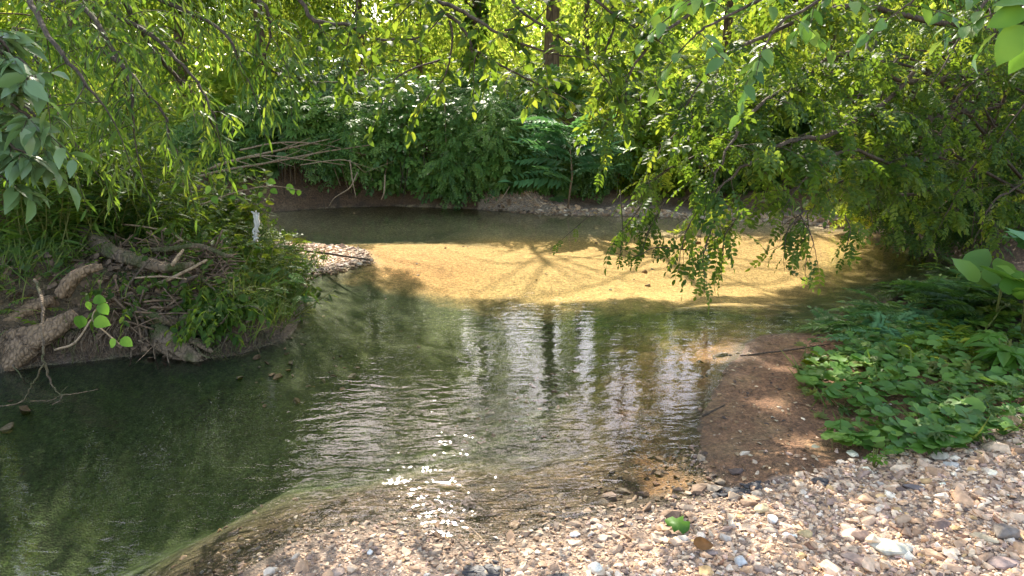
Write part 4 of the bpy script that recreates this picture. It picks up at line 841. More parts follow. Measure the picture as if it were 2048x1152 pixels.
# unseen crown above the creek, clumps added for shade and for leaf reflections
C_ = []; R_ = []
for k in range(560):
    u, v = rs.uniform(-700, 2200), rs.uniform(640, 1180); d = ray(u, v); Yd = rs.uniform(7, 15)
    if 560 < u < 960 and v < 820: continue
    if k % 7 == 0: u, v = rs.uniform(-300, 130), rs.uniform(820, 1160); d = ray(u, v); Yd = rs.uniform(6, 9)
    tt = Yd / d[1]; z = -d[2] * tt - CH; x = d[0] * tt
    if z < (3.4 + .14 * Yd * .4 if u > 140 else 2.6) or z > 9: continue
    C_.append((x, Yd, z)); R_.append(rs.uniform(.5, .9))
for k in range(70):
    C_.append((rs.uniform(-5, 3), rs.uniform(3.5, 10), rs.uniform(5.5, 9))); R_.append(rs.uniform(.6, 1.0))
for k in range(1800):
    x, y = (rs.uniform(-7, 4.8), rs.uniform(3.9, 8.2)) if k % 9 else (rs.uniform(.8, 3.6), rs.uniform(2.95, 4.6))
    z = rs.uniform(4.6, 9.5); p = np.array((x, y, 0)) + np.array(SD) * z / SD[2]; u, v = topix(*p)
    if v > -40 and -60 < u < 2110: continue
    C_.append(p); R_.append(rs.uniform(.35, .6))
o = clumps(rs, np.array(C_), R_, 42, .12, .8); flush(mb, LF, o, rs, view_cull)
wd.build('limb', M['twig'], t); mb.build('crown', M['bright'], t)  # unseen crown takes brighter leaves so its reflection looks lit
# ---- near spray with broad leaves at the top right
rs = np.random.RandomState(130); t = thing('broadleaf_tree', 'near tree at the upper right with broad dull green leaves across the top edge', 'tree', (4.6, 3.4, .3))
wd = MB(); Q = smooth_path([(4.6, 3.4, .1), (4.4, 3.4, 2.0), (3.9, 3.4, 3.6), (3.0, 3.4, 4.6)], 5); tube(wd, Q, np.linspace(.12, .04, len(Q)), 8, .1); wd.build('trunk', M['bark'], t)
wd = MB(); out = [[], [], [], []]; src = np.array((3.0, 3.4, 4.6))
for L in ([(1700, -90, 3.4), (1600, -40, 3.1), (1500, 10, 3.0), (1420, 50, 2.95), (1380, 80, 2.95)], [(1720, -60, 3.3), (1640, 0, 3.1), (1560, 50, 3.0), (1520, 110, 3.0)], [(1500, -80, 3.1), (1420, -20, 3.0), (1360, 20, 3.0)], [(1900, -80, 3.2), (1850, -20, 3.1), (1800, 20, 3.1)], [(2100, -80, 3.0), (2060, 0, 2.9), (2000, 20, 2.9)]):
    P = DP(L); branch(wd, out, rs, P, .009, .0035, step=.11, tw_len=.26, leaf_n=7, size=.085, droop=.7, sub=False, start=.2); Qs = smooth_path([src, (src + P[0]) / 2, P[0]], 4); tube(wd, Qs, np.linspace(.03, .009, len(Qs)), 5)
mb = MB(); flush(mb, OV, out, rs, sun_cull); wd.build('limb', M['twig'], t); mb.build('crown', M['vine'], t)
# big bright leaves in the top right corner
rs = np.random.RandomState(131); p0 = D(2075, 30, 2.3); t = thing('leaf_spray', 'spray of big bright leaves at the top right corner', 'plant', p0)
mb = MB(); put_leaves(mb, OVW, DP([(2050, 20, 2.3), (2045, 50, 2.3), (2070, 60, 2.35), (2060, 5, 2.3)]), np.array([(-.9, 0, -.35), (-.5, -.1, -.9), (-.3, 0, -1), (-1, .2, .1)]), np.array([(0, -1, .7), (-.6, -1, .1), (.2, -1, .3), (0, -.6, 1)]), np.array([.11, .13, .14, .1]), rs); mb.build('leaves', M['lime'], t)
wd = MB(); tube(wd, [p0 + np.array((.5, 0, .4)), p0 + np.array((.1, 0, .05)), D(2045, 30, 2.3)], [.006, .004, .002], 5); wd.build('stem', M['twig'], t)
# ---- far left: big grey-green leaves close to the camera
rs = np.random.RandomState(140); t = thing('broadleaf_shrub', 'large-leaved grey-green shrub pushing in from the left edge', 'shrub', (-3.9, 4.9, .5))
wd = MB(); out = [[], [], [], []]
for L in ([(-160, 60, 3.4), (-60, 90, 3.2), (40, 120, 3.1), (80, 170, 3.05)], [(-160, 130, 3.4), (-50, 170, 3.2), (40, 220, 3.1), (90, 260, 3.05)], [(-160, 200, 3.3), (-60, 250, 3.15), (20, 290, 3.05), (60, 310, 3.05)], [(-160, 60, 3.4), (-80, 60, 3.2), (0, 80, 3.1), (20, 110, 3.1)], [(-150, 300, 3.3), (-60, 320, 3.15), (0, 350, 3.1)]):
    P = DP(L); branch(wd, out, rs, P, .012, .004, step=.06, tw_len=.20, leaf_n=5, size=.125, droop=.5, sub=True, start=.1); Qs = smooth_path([(-3.9, 4.9, .45), (P[0] + np.array((-3.9, 4.9, .45))) / 2 + np.array((-.1, 0, .3)), P[0]], 4); tube(wd, Qs, np.linspace(.02, .012, len(Qs)), 5)
mb = MB(); flush(mb, t_ovate(.22, .3), out, rs); wd.build('stem', M['twig'], t); mb.build('foliage', M['grey'], t)
# ================================================================== LEFT BANK PLANTS
def stalk_plant(px, py, Y, h, label, seed, lm='willow', tp=LAN2, n=6, size=.14, name='leafy_stalk', grp='leafy stalks on the left bank', leafn=26, spread=.16, lean=.3, cat='plant'):
    rs = np.random.RandomState(seed); x = D(px, py, Y)[0]; z = float(H(x, Y)); t = thing(name, label, cat, (x, Y, z), grp); wd = MB(); out = [[], [], [], []]
    for k in range(n):
        b = np.array((x + rs.randn() * spread, Y + rs.randn() * spread, 0)); b[2] = float(H(b[0], b[1])) - .02
        if b[2] < .01: continue
        d = np.array((rs.randn() * lean, rs.randn() * lean, 1.0)); L = h * rs.uniform(.65, 1.1); W = twig_path(rs, b, d, L, .25, 6, .3); tube(wd, W, np.linspace(.006, .002, len(W)), 4); leaves_along(rs, W, leafn * L, size, .25, out)
    tube(wd, [(x, Y, z - .03), (x, Y, z + h * .4)], [.004, .003], 4); wd.build('stem', M['grass'], t); mb = MB(); flush(mb, tp, out, rs); mb.build('foliage', M[lm], t); return t
SP = [(30, 430, 5.7, 1.1, 'tall stalks with narrow leaves at the left edge above the fallen root', 'willow', LAN2), (100, 430, 5.7, 1.2, 'pair of yellowish flower stalks with long leaves above the pale root', 'willow', LAN2), (165, 420, 5.9, 1.0, 'bushy stalks with narrow leaves right of the yellowish flower stalks', 'green', LAN2),
      (230, 400, 6.2, 1.0, 'dark leafy stalks behind the big brown root', 'dark', LAN), (300, 380, 6.5, 1.0, 'tangled leafy stalks behind the driftwood pile', 'green', LAN), (30, 330, 5.9, 1.5, 'very tall narrow-leaved stalks below the grey-green shrub', 'willow', LAN2), (150, 330, 6.1, 1.5, 'tall drooping narrow-leaved stalks at the upper left of the bank', 'willow', LAN2),
      (250, 330, 6.2, 1.3, 'tall dark stalks under the willow branches', 'dark', LAN), (360, 380, 6.6, 1.0, 'leafy herb with lighter leaves behind the sticks', 'green', OV), (430, 400, 6.9, 1.0, 'broad-leaved herb left of the white rag', 'green', HEART), (475, 430, 6.9, .8, 'heart-leaved vine beside the white rag', 'green', HEART),
      (490, 500, 6.3, .55, 'low leafy herb between the driftwood and the gravel spit', 'green', OV), (540, 520, 6.4, .55, 'bushy herb at the tip of the left bank', 'green', PINN), (575, 560, 6.1, .5, 'green herb leaning over the water at the tip of the bank', 'green', PINN), (520, 570, 5.7, .45, 'feathery herb on the slope above the water near the bank tip', 'vine', FERN),
      (455, 548, 6.1, .3, 'low clover-like herb right of the curled root', 'cover', PINN), (590, 600, 5.9, .4, 'drooping herb at the waterline of the bank tip', 'green', LAN), (560, 480, 7.2, .5, 'pale feathery weed in front of the gravel spit', 'bright', FERN), (575, 455, 7.2, .6, 'thin upright weed standing against the far pool', 'bright', LAN2), (520, 640, 5.4, .25, 'small grassy herb low on the bank near the water', 'grass', LAN2)]
for k, (px, py, Y, h, lab, lm, tp) in enumerate(SP):
    sz = {id(LAN2): .17, id(LAN): .15, id(OV): .07, id(HEART): .09, id(PINN): .13, id(FERN): .22}[id(tp)]
    stalk_plant(px, py, Y, h, lab, 300 + k, lm, tp, n=14 if h > .6 else 14, size=sz * (1 if h > .5 else .8), leafn=30 if tp is not FERN else 12, spread=.16 if h > .6 else .2, lean=.25 if h > .6 else .6)
# tall weeds grown together behind the roots
rs = np.random.RandomState(149); out = [[], [], [], []]; o2 = [[], [], [], []]; wd = MB()
for k in range(420):
    x, y = rs.uniform(-7.5, -2.2), rs.uniform(5.9, 9.5)
    if inpoly(np.array([x]), np.array([y]), WP)[0]: continue
    z = float(H(x, y))
    if z < .2: continue
    hh_ = rs.uniform(.4, 1.5) * min(1, (-x - 1.6) / 2.2); W = twig_path(rs, (x, y, z), (rs.randn() * .25, rs.randn() * .25 - .1, 1), hh_, .3, 6, .3); tube(wd, W, np.linspace(.006, .002, 7), 3, cap=False); leaves_along(rs, W, 24 * hh_, .15 if k % 3 else .085, .5, out if k % 3 else o2)
flush(wd, LAN, out, rs); flush(wd, HEART, o2, rs); tag(wd.build('undergrowth', M['green']), 'tall weeds grown together at the back of the left bank', 'undergrowth', kind='stuff')
out = [[], [], [], []]; wd = MB()
for k in range(270):
    px = rs.uniform(400, 610) if k < 180 else (rs.uniform(230, 400) if k < 200 else rs.uniform(-700, 20)); c = G(px, 690 - max(0, px - 480) * .9, 0); yy = np.linspace(c[1] - .3, c[1] + 1.5, 40); ii_ = np.where(~inpoly(np.full(40, c[0]), yy, WP))[0]
    if not len(ii_): continue
    y = yy[ii_[0]] + rs.uniform(.12, .55); z = float(H(c[0], y)); W = twig_path(rs, (c[0], y, z), (rs.randn() * .4, -.5, .55), rs.uniform(.12, .38), 1.5, 6, .3); tube(wd, W, np.linspace(.003, .0012, 7), 3, cap=False); leaves_along(rs, W, 9, rs.uniform(.05, .08), .6, out)
flush(wd, OV, out, rs); tag(wd.build('undergrowth', M['green']), 'leafy trailing herbs draped over the lip of the left bank', 'undergrowth', kind='stuff')
# dense low growth and grass on the bank
rs = np.random.RandomState(150); mb = MB(); n_ = 9000; X = rs.uniform(-7, -1.4, n_); Y = rs.uniform(4.4, 10.5, n_); z_, d_, ins_, hm_2, _ = H(X, Y, True); k = ~ins_ & (hm_2 > .2) & (d_ > .08); u_, v_ = topix(X, Y, z_)
k &= ~(inpoly(u_, v_, [(-200, 600), (120, 570), (190, 490), (440, 490), (400, 740), (-200, 760)]) & (rs.rand(n_) < np.where(u_ > 330, .35, .80))); X, Y, z_ = X[k], Y[k], z_[k]; n_ = len(X)
P_ = np.stack([X, Y, z_ + rs.rand(n_) * .12], 1)
put_leaves(mb, PIN, P_[::2], rs.randn(len(P_[::2]), 3) * np.array((1, 1, .2)) + np.array((0, 0, .5)), rs.randn(len(P_[::2]), 3) * .4 + np.array((0, -.3, 1)), rs.uniform(.08, .2, len(P_[::2])), rs)
put_leaves(mb, HEART, P_[1::2] + np.array((0, 0, .05)), rs.randn(len(P_[1::2]), 3) * np.array((1, 1, .2)) + np.array((0, 0, .1)), rs.randn(len(P_[1::2]), 3) * .4 + np.array((0, -.5, 1)), rs.uniform(.03, .08, len(P_[1::2])), rs)
tag(mb.build('ground_cover', M['green']), 'low mixed herbs covering the left bank', 'ground cover', kind='stuff')
mb = MB(); n_ = 16000; X = rs.uniform(-6, -1.4, n_); Y = rs.uniform(4.3, 8.0, n_); z_, d_, ins_, hm_2, _ = H(X, Y, True); k = ~ins_ & (hm_2 > .2) & (d_ > .02) & (vn(X * 2.5, Y * 2.5, 55) > .35); u_, v_ = topix(X, Y, z_); k &= ~(inpoly(u_, v_, [(-200, 610), (120, 580), (190, 480), (470, 480), (450, 740), (-200, 760)]) & (rs.rand(n_) < .9)); X, Y, z_ = X[k], Y[k], z_[k]; n_ = len(X)
put_leaves(mb, t_ovate(.02, .5, .0), np.stack([X, Y, z_], 1), rs.randn(n_, 3) * np.array((.5, .5, .1)) + np.array((.1, -.25, .8)), rs.randn(n_, 3) * .5 + np.array((0, -1, .3)), rs.uniform(.06, .24, n_), rs)
tag(mb.build('grass', M['grass']), 'dry and green grass blades on the left bank', 'grass', kind='stuff')
# ================================================================== ROOTS AND DRIFTWOOD
def root(label, L, R, mt='root', name='tree_root', grp='gnarled roots of the left bank', seed=0, cat='root', sides=12, rough=.35, forks=()):
    P = DP(L); Q = smooth_path(P, 6); rs = np.random.RandomState(seed); R = [q * (.8 if q > .035 else 1) for q in R]; Q[1:-1] = Q[1:-1] + rs.randn(*Q[1:-1].shape) * R[0] * .05
    mb = MB(); Rr = np.interp(np.linspace(0, 1, len(Q)), np.linspace(0, 1, len(R)), R) * (1 + .12 * fbm(np.arange(len(Q)) * .35, np.full(len(Q), seed * 1.7), 5)); tube(mb, Q, Rr, sides * 2, rough, seed)
    for fl, fr_ in forks:
        q = smooth_path(DP(fl), 5); tube(mb, q, np.linspace(fr_, fr_ * .4, len(q)), 8, rough, seed + 3)
    o = mb.build(name, M[mt], origin=P[0]); return tag(o, label, cat, grp)
root('long thick grey-brown root running down across the driftwood pile', [(150, 455, 6.0), (190, 480, 5.7), (230, 505, 5.45), (290, 525, 5.3), (330, 535, 5.2), (385, 530, 5.2)], [.075, .07, .06, .05, .04], 'root', seed=1)
root('second root lying behind and above the long thick one', [(185, 472, 5.9), (225, 485, 5.8), (265, 500, 5.7), (300, 520, 5.6)], [.06, .055, .04, .03], 'root', seed=2)
root('pale broken root stub with an orange split face', [(205, 533, 4.95), (172, 542, 4.9), (145, 560, 4.85), (125, 590, 4.85)], [.018, .04, .055, .06], 'rootpale', seed=3)
root('massive pale root lying along the bank at the left edge', [(150, 625, 4.75), (110, 655, 4.65), (60, 680, 4.6), (10, 690, 4.6), (-60, 700, 4.6)], [.05, .085, .11, .12, .13], 'rootpale', seed=4, rough=.45, forks=(([(60, 690, 4.55), (20, 730, 4.5), (-20, 760, 4.5)], .09), ([(20, 650, 4.7), (-10, 620, 4.8), (-30, 580, 4.9)], .07)))
root('broad pale root mass above the massive left-hand root', [(110, 600, 4.85), (60, 620, 4.8), (20, 640, 4.75), (-50, 640, 4.8)], [.05, .09, .10, .11], 'rootpale', seed=5, rough=.5)
root('thick knotted root dipping into the water at the foot of the bank', [(300, 655, 4.95), (320, 670, 4.85), (350, 690, 4.75), (385, 712, 4.68), (402, 722, 4.66)], [.05, .085, .08, .05, .03], 'root', seed=6, rough=.4, forks=(([(305, 660, 4.9), (340, 668, 4.8), (385, 680, 4.75), (415, 698, 4.7), (425, 704, 4.7)], .042), ([(310, 685, 4.85), (345, 710, 4.72), (380, 722, 4.7)], .04)))
root('rounded root loop above the thick knotted root', [(235, 628, 5.1), (275, 632, 4.95), (310, 636, 4.9), (345, 642, 4.9), (352, 630, 5.0)], [.035, .045, .05, .045, .03], 'root', seed=7)
root('cut root end with pale rings above the waterline', [(360, 638, 4.95), (385, 648, 4.85), (398, 658, 4.8)], [.035, .04, .035], 'root', seed=8)
root('curled upright root hanging in an S below the sticks', [(388, 560, 5.35), (393, 590, 5.2), (408, 602, 5.1), (394, 618, 5.0), (392, 640, 4.95), (415, 660, 4.9)], [.032, .036, .034, .03, .026, .02], 'rootpale', seed=9)
root('thin root running to the water right of the knotted one', [(395, 660, 4.9), (410, 672, 4.82), (420, 690, 4.75)], [.02, .022, .015], 'rootpale', seed=10)
root('dark thin root hanging down beside the knotted root', [(262, 590, 5.0), (278, 620, 4.9), (288, 650, 4.85), (295, 672, 4.8)], [.014, .013, .012, .008], 'twig', seed=11, sides=6)
root('small forked root in the middle of the bank face', [(300, 598, 5.1), (310, 592, 5.05), (335, 605, 5.0), (350, 615, 5.0)], [.012, .014, .012, .008], 'root', seed=12, sides=6)
root('low root lying at the waterline under the leafy sprig', [(240, 698, 4.75), (262, 690, 4.8), (300, 690, 4.85)], [.01, .014, .02], 'root', seed=13, sides=6)
for k, (L, r, lab, mt) in enumerate([([(290, 575, 5.2), (340, 558, 5.1), (414, 520, 5.1)], .014, 'long pale stick lying slantwise on the driftwood pile', 'dry'), ([(345, 530, 5.1), (366, 500, 5.3)], .016, 'short pale stick standing up beside the long slanting one', 'dry'), ([(290, 502, 5.6), (350, 497, 5.5), (400, 492, 5.5), (450, 510, 5.4), (465, 512, 5.3)], .022, 'grey fallen branch along the top of the driftwood pile', 'root'),
        ([(180, 447, 6.2), (260, 450, 6.0), (330, 462, 5.9), (362, 480, 5.8)], .008, 'long thin bleached branch above the roots', 'dry'), ([(325, 456, 5.9), (345, 466, 5.8), (365, 482, 5.7)], .016, 'pale forked branch end left of the heart-leaved plants', 'dry'), ([(345, 575, 5.1), (375, 560, 5.1), (395, 552, 5.1)], .018, 'dark stick pointing to the curled root', 'twig'), ([(270, 556, 5.1), (320, 553, 5.1), (373, 558, 5.0)], .008, 'straight thin stick lying level across the pile', 'dry'),
        ([(300, 480, 5.8), (340, 500, 5.6), (350, 498, 5.5)], .02, 'brown log end behind the grey fallen branch', 'root'), ([(110, 700, 4.4), (150, 685, 4.4), (182, 640, 4.5)], .008, 'thin pale stick reaching out over the dark water', 'dry'), ([(400, 555, 5.2), (430, 580, 5.1)], .01, 'short brown stick below the grey fallen branch', 'root'), ([(240, 600, 5.0), (265, 560, 5.1), (300, 520, 5.2)], .01, 'dark stick leaning against the long thick root', 'twig'), ([(1405, 832, 3.68), (1425, 822, 3.73), (1450, 810, 3.8)], .007, 'dark forked stick on the brown mud flat', 'twig'),
        ([(590, 500, 7.9), (660, 508, 7.6), (740, 520, 7.3)], .012, 'thin dark branch lying across the gravel spit', 'twig'), ([(1480, 712, 4.75), (1580, 700, 4.8), (1660, 688, 4.9)], .006, 'thin branch lying on the mud below the ferns', 'twig'), ([(1690, 725, 4.6), (1730, 700, 4.75), (1790, 682, 4.95)], .014, 'dark branch at the upper edge of the ground cover', 'twig'), ([(1850, 572, 6.6), (1810, 590, 6.2), (1760, 622, 5.9)], .05, 'mossy log at the water on the right bank', 'root')]):
    root(lab, L, [r, r * .9, r * .6], mt, 'stick' if r < .04 else 'log', 'sticks and fallen branches', 20 + k, 'stick' if r < .04 else 'log', 7, .15)
rs = np.random.RandomState(160); mb = MB()                       # fine drift debris in the root mass
for k in range(460):
    px, py = rs.uniform(180, 480), rs.uniform(485, 650)
    if not inpoly(np.array([px]), np.array([py]), [(180, 560), (230, 490), (330, 480), (470, 500), (440, 560), (400, 600), (340, 640), (220, 660)])[0]: continue
    Y = 5.75 - (py - 485) / 165 * .95 + rs.uniform(-.05, .05); c = D(px, py, Y); a = rs.randn(3) * np.array((1, .6, .5)); a = unit(a) * rs.uniform(.06, .24); tube(mb, smooth_path([c - a, c + rs.randn(3) * .015, c + a], 2), [rs.uniform(.002, .008)] * 5, 4)
n_ = 700; X = rs.uniform(-4.2, -2.2, n_); Y = rs.uniform(4.7, 6.0, n_); put_leaves(mb, OVW, np.stack([X, Y, H(X, Y) + .02 + rs.rand(n_) * .05], 1), rs.randn(n_, 3) * np.array((1, 1, .3)), rs.randn(n_, 3) * .6 + np.array((0, -.5, 1)), rs.uniform(.03, .08, n_), rs)
tag(mb.build('driftwood_debris', M['bark']), 'tangle of fine sticks and dead leaves caught among the roots', 'debris', kind='stuff')
# soil lumps and rootlets hanging on the undercut bank
mb = MB()
for k in range(110):
    px, py = rs.uniform(-60, 500), rs.uniform(560, 690); Y = 5.35 - (py - 560) / 130 * .65 + rs.uniform(-.03, .05); Q = [D(px, py, Y)]; d = np.array((rs.randn() * .7, -.4, -.3 + rs.randn() * .4)); L = rs.uniform(.12, .5)
    for q in range(7): d = unit(d + rs.randn(3) * .4 + np.array((0, -.05, -.08))); Q.append(Q[-1] + d * L / 7)
    r0 = rs.uniform(.004, .018); tube(mb, smooth_path(Q, 2), np.linspace(r0, r0 * .35, 15), 6, .25, k)
for k in range(260):
    px = rs.uniform(-40, 590); c = G(px, 700, .0); x = c[0]; Y = None
    yy = np.linspace(4.2, 7.5, 60); ii_ = np.where(~inpoly(np.full(60, x), yy, WP))[0]
    if not len(ii_): continue
    y = yy[ii_[0]] + .02; z = float(H(x, y + .12)); L = rs.uniform(.06, .3)
    tube(mb, [(x, y + .1, z), (x + rs.randn() * .03, y - .02, z * .7), (x + rs.randn() * .06, y - .05 + rs.randn() * .03, max(z * .6 - L, .0))], [.004, .003, .0015], 4)
tag(mb.build('rootlets', M['root']), 'fine rootlets hanging from the undercut left bank', 'roots', kind='stuff')
# hanging forked twig over the dark pool
rs = np.random.RandomState(170); b0 = D(75, 560, 4.2); t = thing('hanging_twig', 'bare forked twig hanging down over the dark pool at the left', 'twig', b0)
for L, r in (([(70, 560, 4.25), (83, 600, 4.0), (85, 650, 3.85), (86, 700, 3.75), (88, 725, 3.7)], .010), ([(88, 725, 3.7), (72, 760, 3.68), (60, 775, 3.66), (45, 803, 3.64), (0, 814, 3.6), (-30, 822, 3.6)], .006), ([(88, 725, 3.7), (96, 752, 3.7), (108, 775, 3.68), (122, 790, 3.66)], .007), ([(122, 790, 3.66), (150, 787, 3.66), (195, 779, 3.66)], .0035), ([(122, 790, 3.66), (100, 801, 3.64), (60, 802, 3.64)], .003), ([(122, 785, 3.66), (135, 772, 3.66)], .003), ([(125, 790, 3.66), (120, 800, 3.64), (104, 810, 3.62)], .004), ([(25, 730, 4.4), (40, 750, 4.35), (52, 768, 4.3)], .006)):
    mb = MB(); Q = smooth_path(DP(L), 5); Q = Q + rs.randn(*Q.shape) * r * .4; tube(mb, Q, np.linspace(r, r * .45, len(Q)), 6, .2); mb.build('fork', M['root'], t)
def sprig(name, label, stem, leaves, lm, Y, seed, tp=HEART):
    rs = np.random.RandomState(seed); t = thing(name, label, 'sprig', D(*stem[0]))
    mb = MB(); Q = smooth_path(DP(stem), 4); tube(mb, Q, np.linspace(.005, .002, len(Q)), 5); mb.build('stem', M['dry'], t)
    for px, py, s, ang in leaves:
        mb = MB(); s *= .70; d = np.array((math.cos(ang), -.15, -math.sin(ang))); c = D(px, py, Y) - unit(d) * s * .5; put_leaves(mb, tp, [c], [d], [(rs.randn() * .25, -.8, .65)], [s], rs); mb.build('leaf', M[lm], t)
sprig('leafy_sprig', 'sprig with seven bright green heart-shaped leaves over the dark pool', [(240, 690, 3.85), (215, 668, 3.85), (185, 640, 3.85), (195, 615, 3.9), (215, 605, 4.0)], [(198, 599, .10, .1), (177, 612, .075, 1.7), (207, 618, .11, 1.0), (160, 645, .12, 1.9), (203, 644, .13, .2), (224, 687, .09, 2.3), (253, 684, .105, .5)], 'lime', 3.8, 5)
sprig('vine_shoot', 'arching shoot of light green rounded leaves against the dark far bank', [(400, 410, 5.6), (470, 385, 5.4), (540, 372, 5.3), (600, 380, 5.3)], [(543, 363, .09, .2), (548, 382, .085, .4), (580, 375, .09, .5), (585, 383, .07, 1.2), (598, 386, .065, 1.5), (520, 390, .07, 2.2), (490, 374, .06, .8), (415, 380, .1, 2.4), (430, 400, .09, 1.0), (465, 395, .06, .3)], 'lime', 5.3, 6)
# white rag caught on the bank
rs = np.random.RandomState(180); m, n, o_ = mat('rag_white'); p = nd(n, 'ShaderNodeBsdfPrincipled'); p.inputs['Base Color'].default_value = (.60, .58, .54, 1); p.inputs['Roughness'].default_value = .7; n.links.new(p.outputs[0], o_.inputs[0])
c = D(510, 424, 6.0); nu, nv = 9, 26; V = []
for j in range(nv):
    f = j / (nv - 1); wdt = .024 * (1 - .35 * f) * (1 + .5 * math.sin(j * .9) * .4) * (1 if j < 19 else .6 + .4 * math.sin(j * 2.1))
    for i in range(nu):
        u = i / (nu - 1) - .5; V.append(c + np.array((u * 2 * wdt + .01 * math.sin(f * 5), .03 * math.sin(u * 16 + f * 7 + 1.3 * math.sin(f * 11)) - .02 * f, -.25 * f + .012 * math.sin(u * 9))))
T = [(j * nu + i, j * nu + i + 1, (j + 1) * nu + i + 1) for j in range(nv - 1) for i in range(nu - 1) if not (j > 15 and (i * 7 + j * 3) % 5 == 0)] + [(j * nu + i, (j + 1) * nu + i + 1, (j + 1) * nu + i) for j in range(nv - 1) for i in range(nu - 1) if not (j > 15 and (i * 7 + j * 3) % 5 == 0)]
mb = MB(); mb.add(V, T); rag = mb.build('rag', m, origin=c); md = rag.modifiers.new('t', 'SOLIDIFY'); md.thickness = .002; tag(rag, 'torn white plastic rag hanging above the left bank', 'rag')
# bleached branches over the far left bank
rs = np.random.RandomState(190)
for k, (L, r, lab) in enumerate([([(400, 345, 11.6), (470, 320, 11.6), (560, 300, 11.7), (660, 278, 12.0)], .022, 'long bleached dead branch rising to the right at the top of the bare bank'), ([(390, 355, 11.5), (450, 340, 11.5), (540, 325, 11.5), (640, 305, 11.8), (740, 290, 12.1)], .020, 'second bleached dead branch just below the longest one'),
        ([(430, 330, 11.7), (520, 312, 11.6), (600, 318, 11.6), (690, 330, 11.8)], .015, 'dead branch bending down toward the bare earth bank'), ([(480, 300, 12.0), (560, 285, 12.0), (650, 290, 12.0), (740, 312, 12.2)], .016, 'upper bleached branch arching over the shrubs'), ([(600, 330, 11.6), (690, 320, 11.6), (730, 345, 11.6)], .009, 'thin dead twig hooked above the brown bank')]):
    root(lab, L, [r, r * .8, r * .4], 'dry', 'dead_branch', 'bleached dead branches on the far left bank', 400 + k, 'branch', 6, .1, forks=[([L[1], (L[1][0] + 70, L[1][1] + 22, L[1][2] - .1)], r * .5), ([L[2], (L[2][0] + 60, L[2][1] - 24, L[2][2])], r * .4)])
for k, (L, lab) in enumerate([([(715, 345, 11.6), (700, 375, 11.4), (670, 395, 11.4), (658, 412, 11.5)], 'curved bare root reaching from the shrubs to the water at the brown bank'), ([(770, 350, 11.6), (768, 385, 11.4), (762, 400, 11.4)], 'short bare root hanging at the right end of the brown bank'), ([(1050, 385, 11.6), (1070, 402, 11.4), (1082, 412, 11.4)], 'pale twig hanging below the shrubs above the gravel tip'), ([(700, 320, 11.5), (705, 360, 11.4), (712, 395, 11.4)], 'thin root hanging straight down in front of the bare earth'),
        ([(985, 415, 11.9), (1005, 395, 11.7), (1020, 372, 11.8)], 'pale stick leaning from the water into the shrubs')]):
    root(lab, L, [.012, .01, .006], 'dry', 'hanging_root', 'bare roots hanging on the far bank', 420 + k, 'root', 5, .1)
for k, (L, r, lab) in enumerate([([(1560, 440, 11.0), (1600, 436, 11.2), (1640, 428, 11.4)], .05, 'bleached driftwood log on the far right shore'), ([(1600, 440, 10.8), (1572, 415, 11.0), (1560, 385, 11.2)], .022, 'pale dead branch standing up from the far right driftwood'), ([(1660, 445, 10.2), (1720, 440, 10.4), (1770, 452, 10.2)], .05, 'low pale log at the water under the sunlit yellow shrub')]):
    root(lab, L, [r, r * .9, r * .5], 'rootpale', 'log', 'driftwood on the far right shore', 440 + k, 'log', 9, .3)
# ================================================================== RIGHT BANK PLANTS
rs = np.random.RandomState(200)
for k in range(3):                                                # round-leaved ground cover
    mb = MB(); n_ = 3000; X = rs.uniform(1.2, 8.0, n_); Y = rs.uniform(2.8, 6.0, n_); u_, v_ = topix(X, Y, H(X, Y) + .08); v_ = v_ + 14 * fbm(u_ / 40, v_ / 40, 7); u_ = u_ + 20 * fbm(u_ / 40, v_ / 40, 9)
    a1_ = inpoly(u_, v_, [(1640, 862), (1700, 840), (1750, 790), (1850, 770), (2080, 720), (3300, 640), (3300, 800), (2050, 850), (1950, 870), (1880, 905), (1800, 890), (1700, 890)]); a2_ = inpoly(u_, v_, [(1600, 730), (1700, 690), (1900, 670), (3300, 560), (3300, 700), (1900, 760), (1760, 790), (1660, 790), (1610, 760)])
    kk = a1_ | a2_ & (rs.rand(n_) < .8) | (inpoly(u_, v_, [(1650, 680), (1800, 640), (3300, 500), (3300, 640), (1700, 700)]) & (rs.rand(n_) < .9)); X, Y = X[kk], Y[kk]; n_ = len(X); z_ = H(X, Y) + rs.uniform(.03, .10, n_)
    put_leaves(mb, RND[k], np.stack([X, Y, z_], 1), rs.randn(n_, 3) * np.array((1, 1, .1)), rs.randn(n_, 3) * .22 + np.array((0, -.25, 1)), rs.uniform(.045, .10, n_), rs)
    tag(mb.build('ground_cover', M['cover']), ['round scalloped leaves carpeting the right bank', 'more of the round-leaved carpet between mud flat and ferns', 'smaller round leaves mixed through the right-bank carpet'][k], 'ground cover', kind='stuff')
mb = MB(); n_ = 1500; X = rs.uniform(1.2, 8, n_); Y = rs.uniform(2.9, 6.0, n_); z_, d_, ins_, hm_2, _ = H(X, Y, True); u_, v_ = topix(X, Y, z_); k = ~ins_ & inpoly(u_ + 30 * fbm(X * 3, Y * 3, 5), v_, [(1560, 720), (1700, 660), (3300, 560), (3300, 820), (1900, 930), (1640, 900), (1600, 800)]); X, Y, z_ = X[k], Y[k], z_[k]; n_ = len(X)
put_leaves(mb, PALM, np.stack([X, Y, z_ + rs.uniform(.01, .12, n_)], 1), rs.randn(n_, 3) * np.array((1, 1, .2)) + np.array((0, 0, .3)), rs.randn(n_, 3) * .4 + np.array((0, -.3, 1)), rs.uniform(.03, .09, n_), rs)
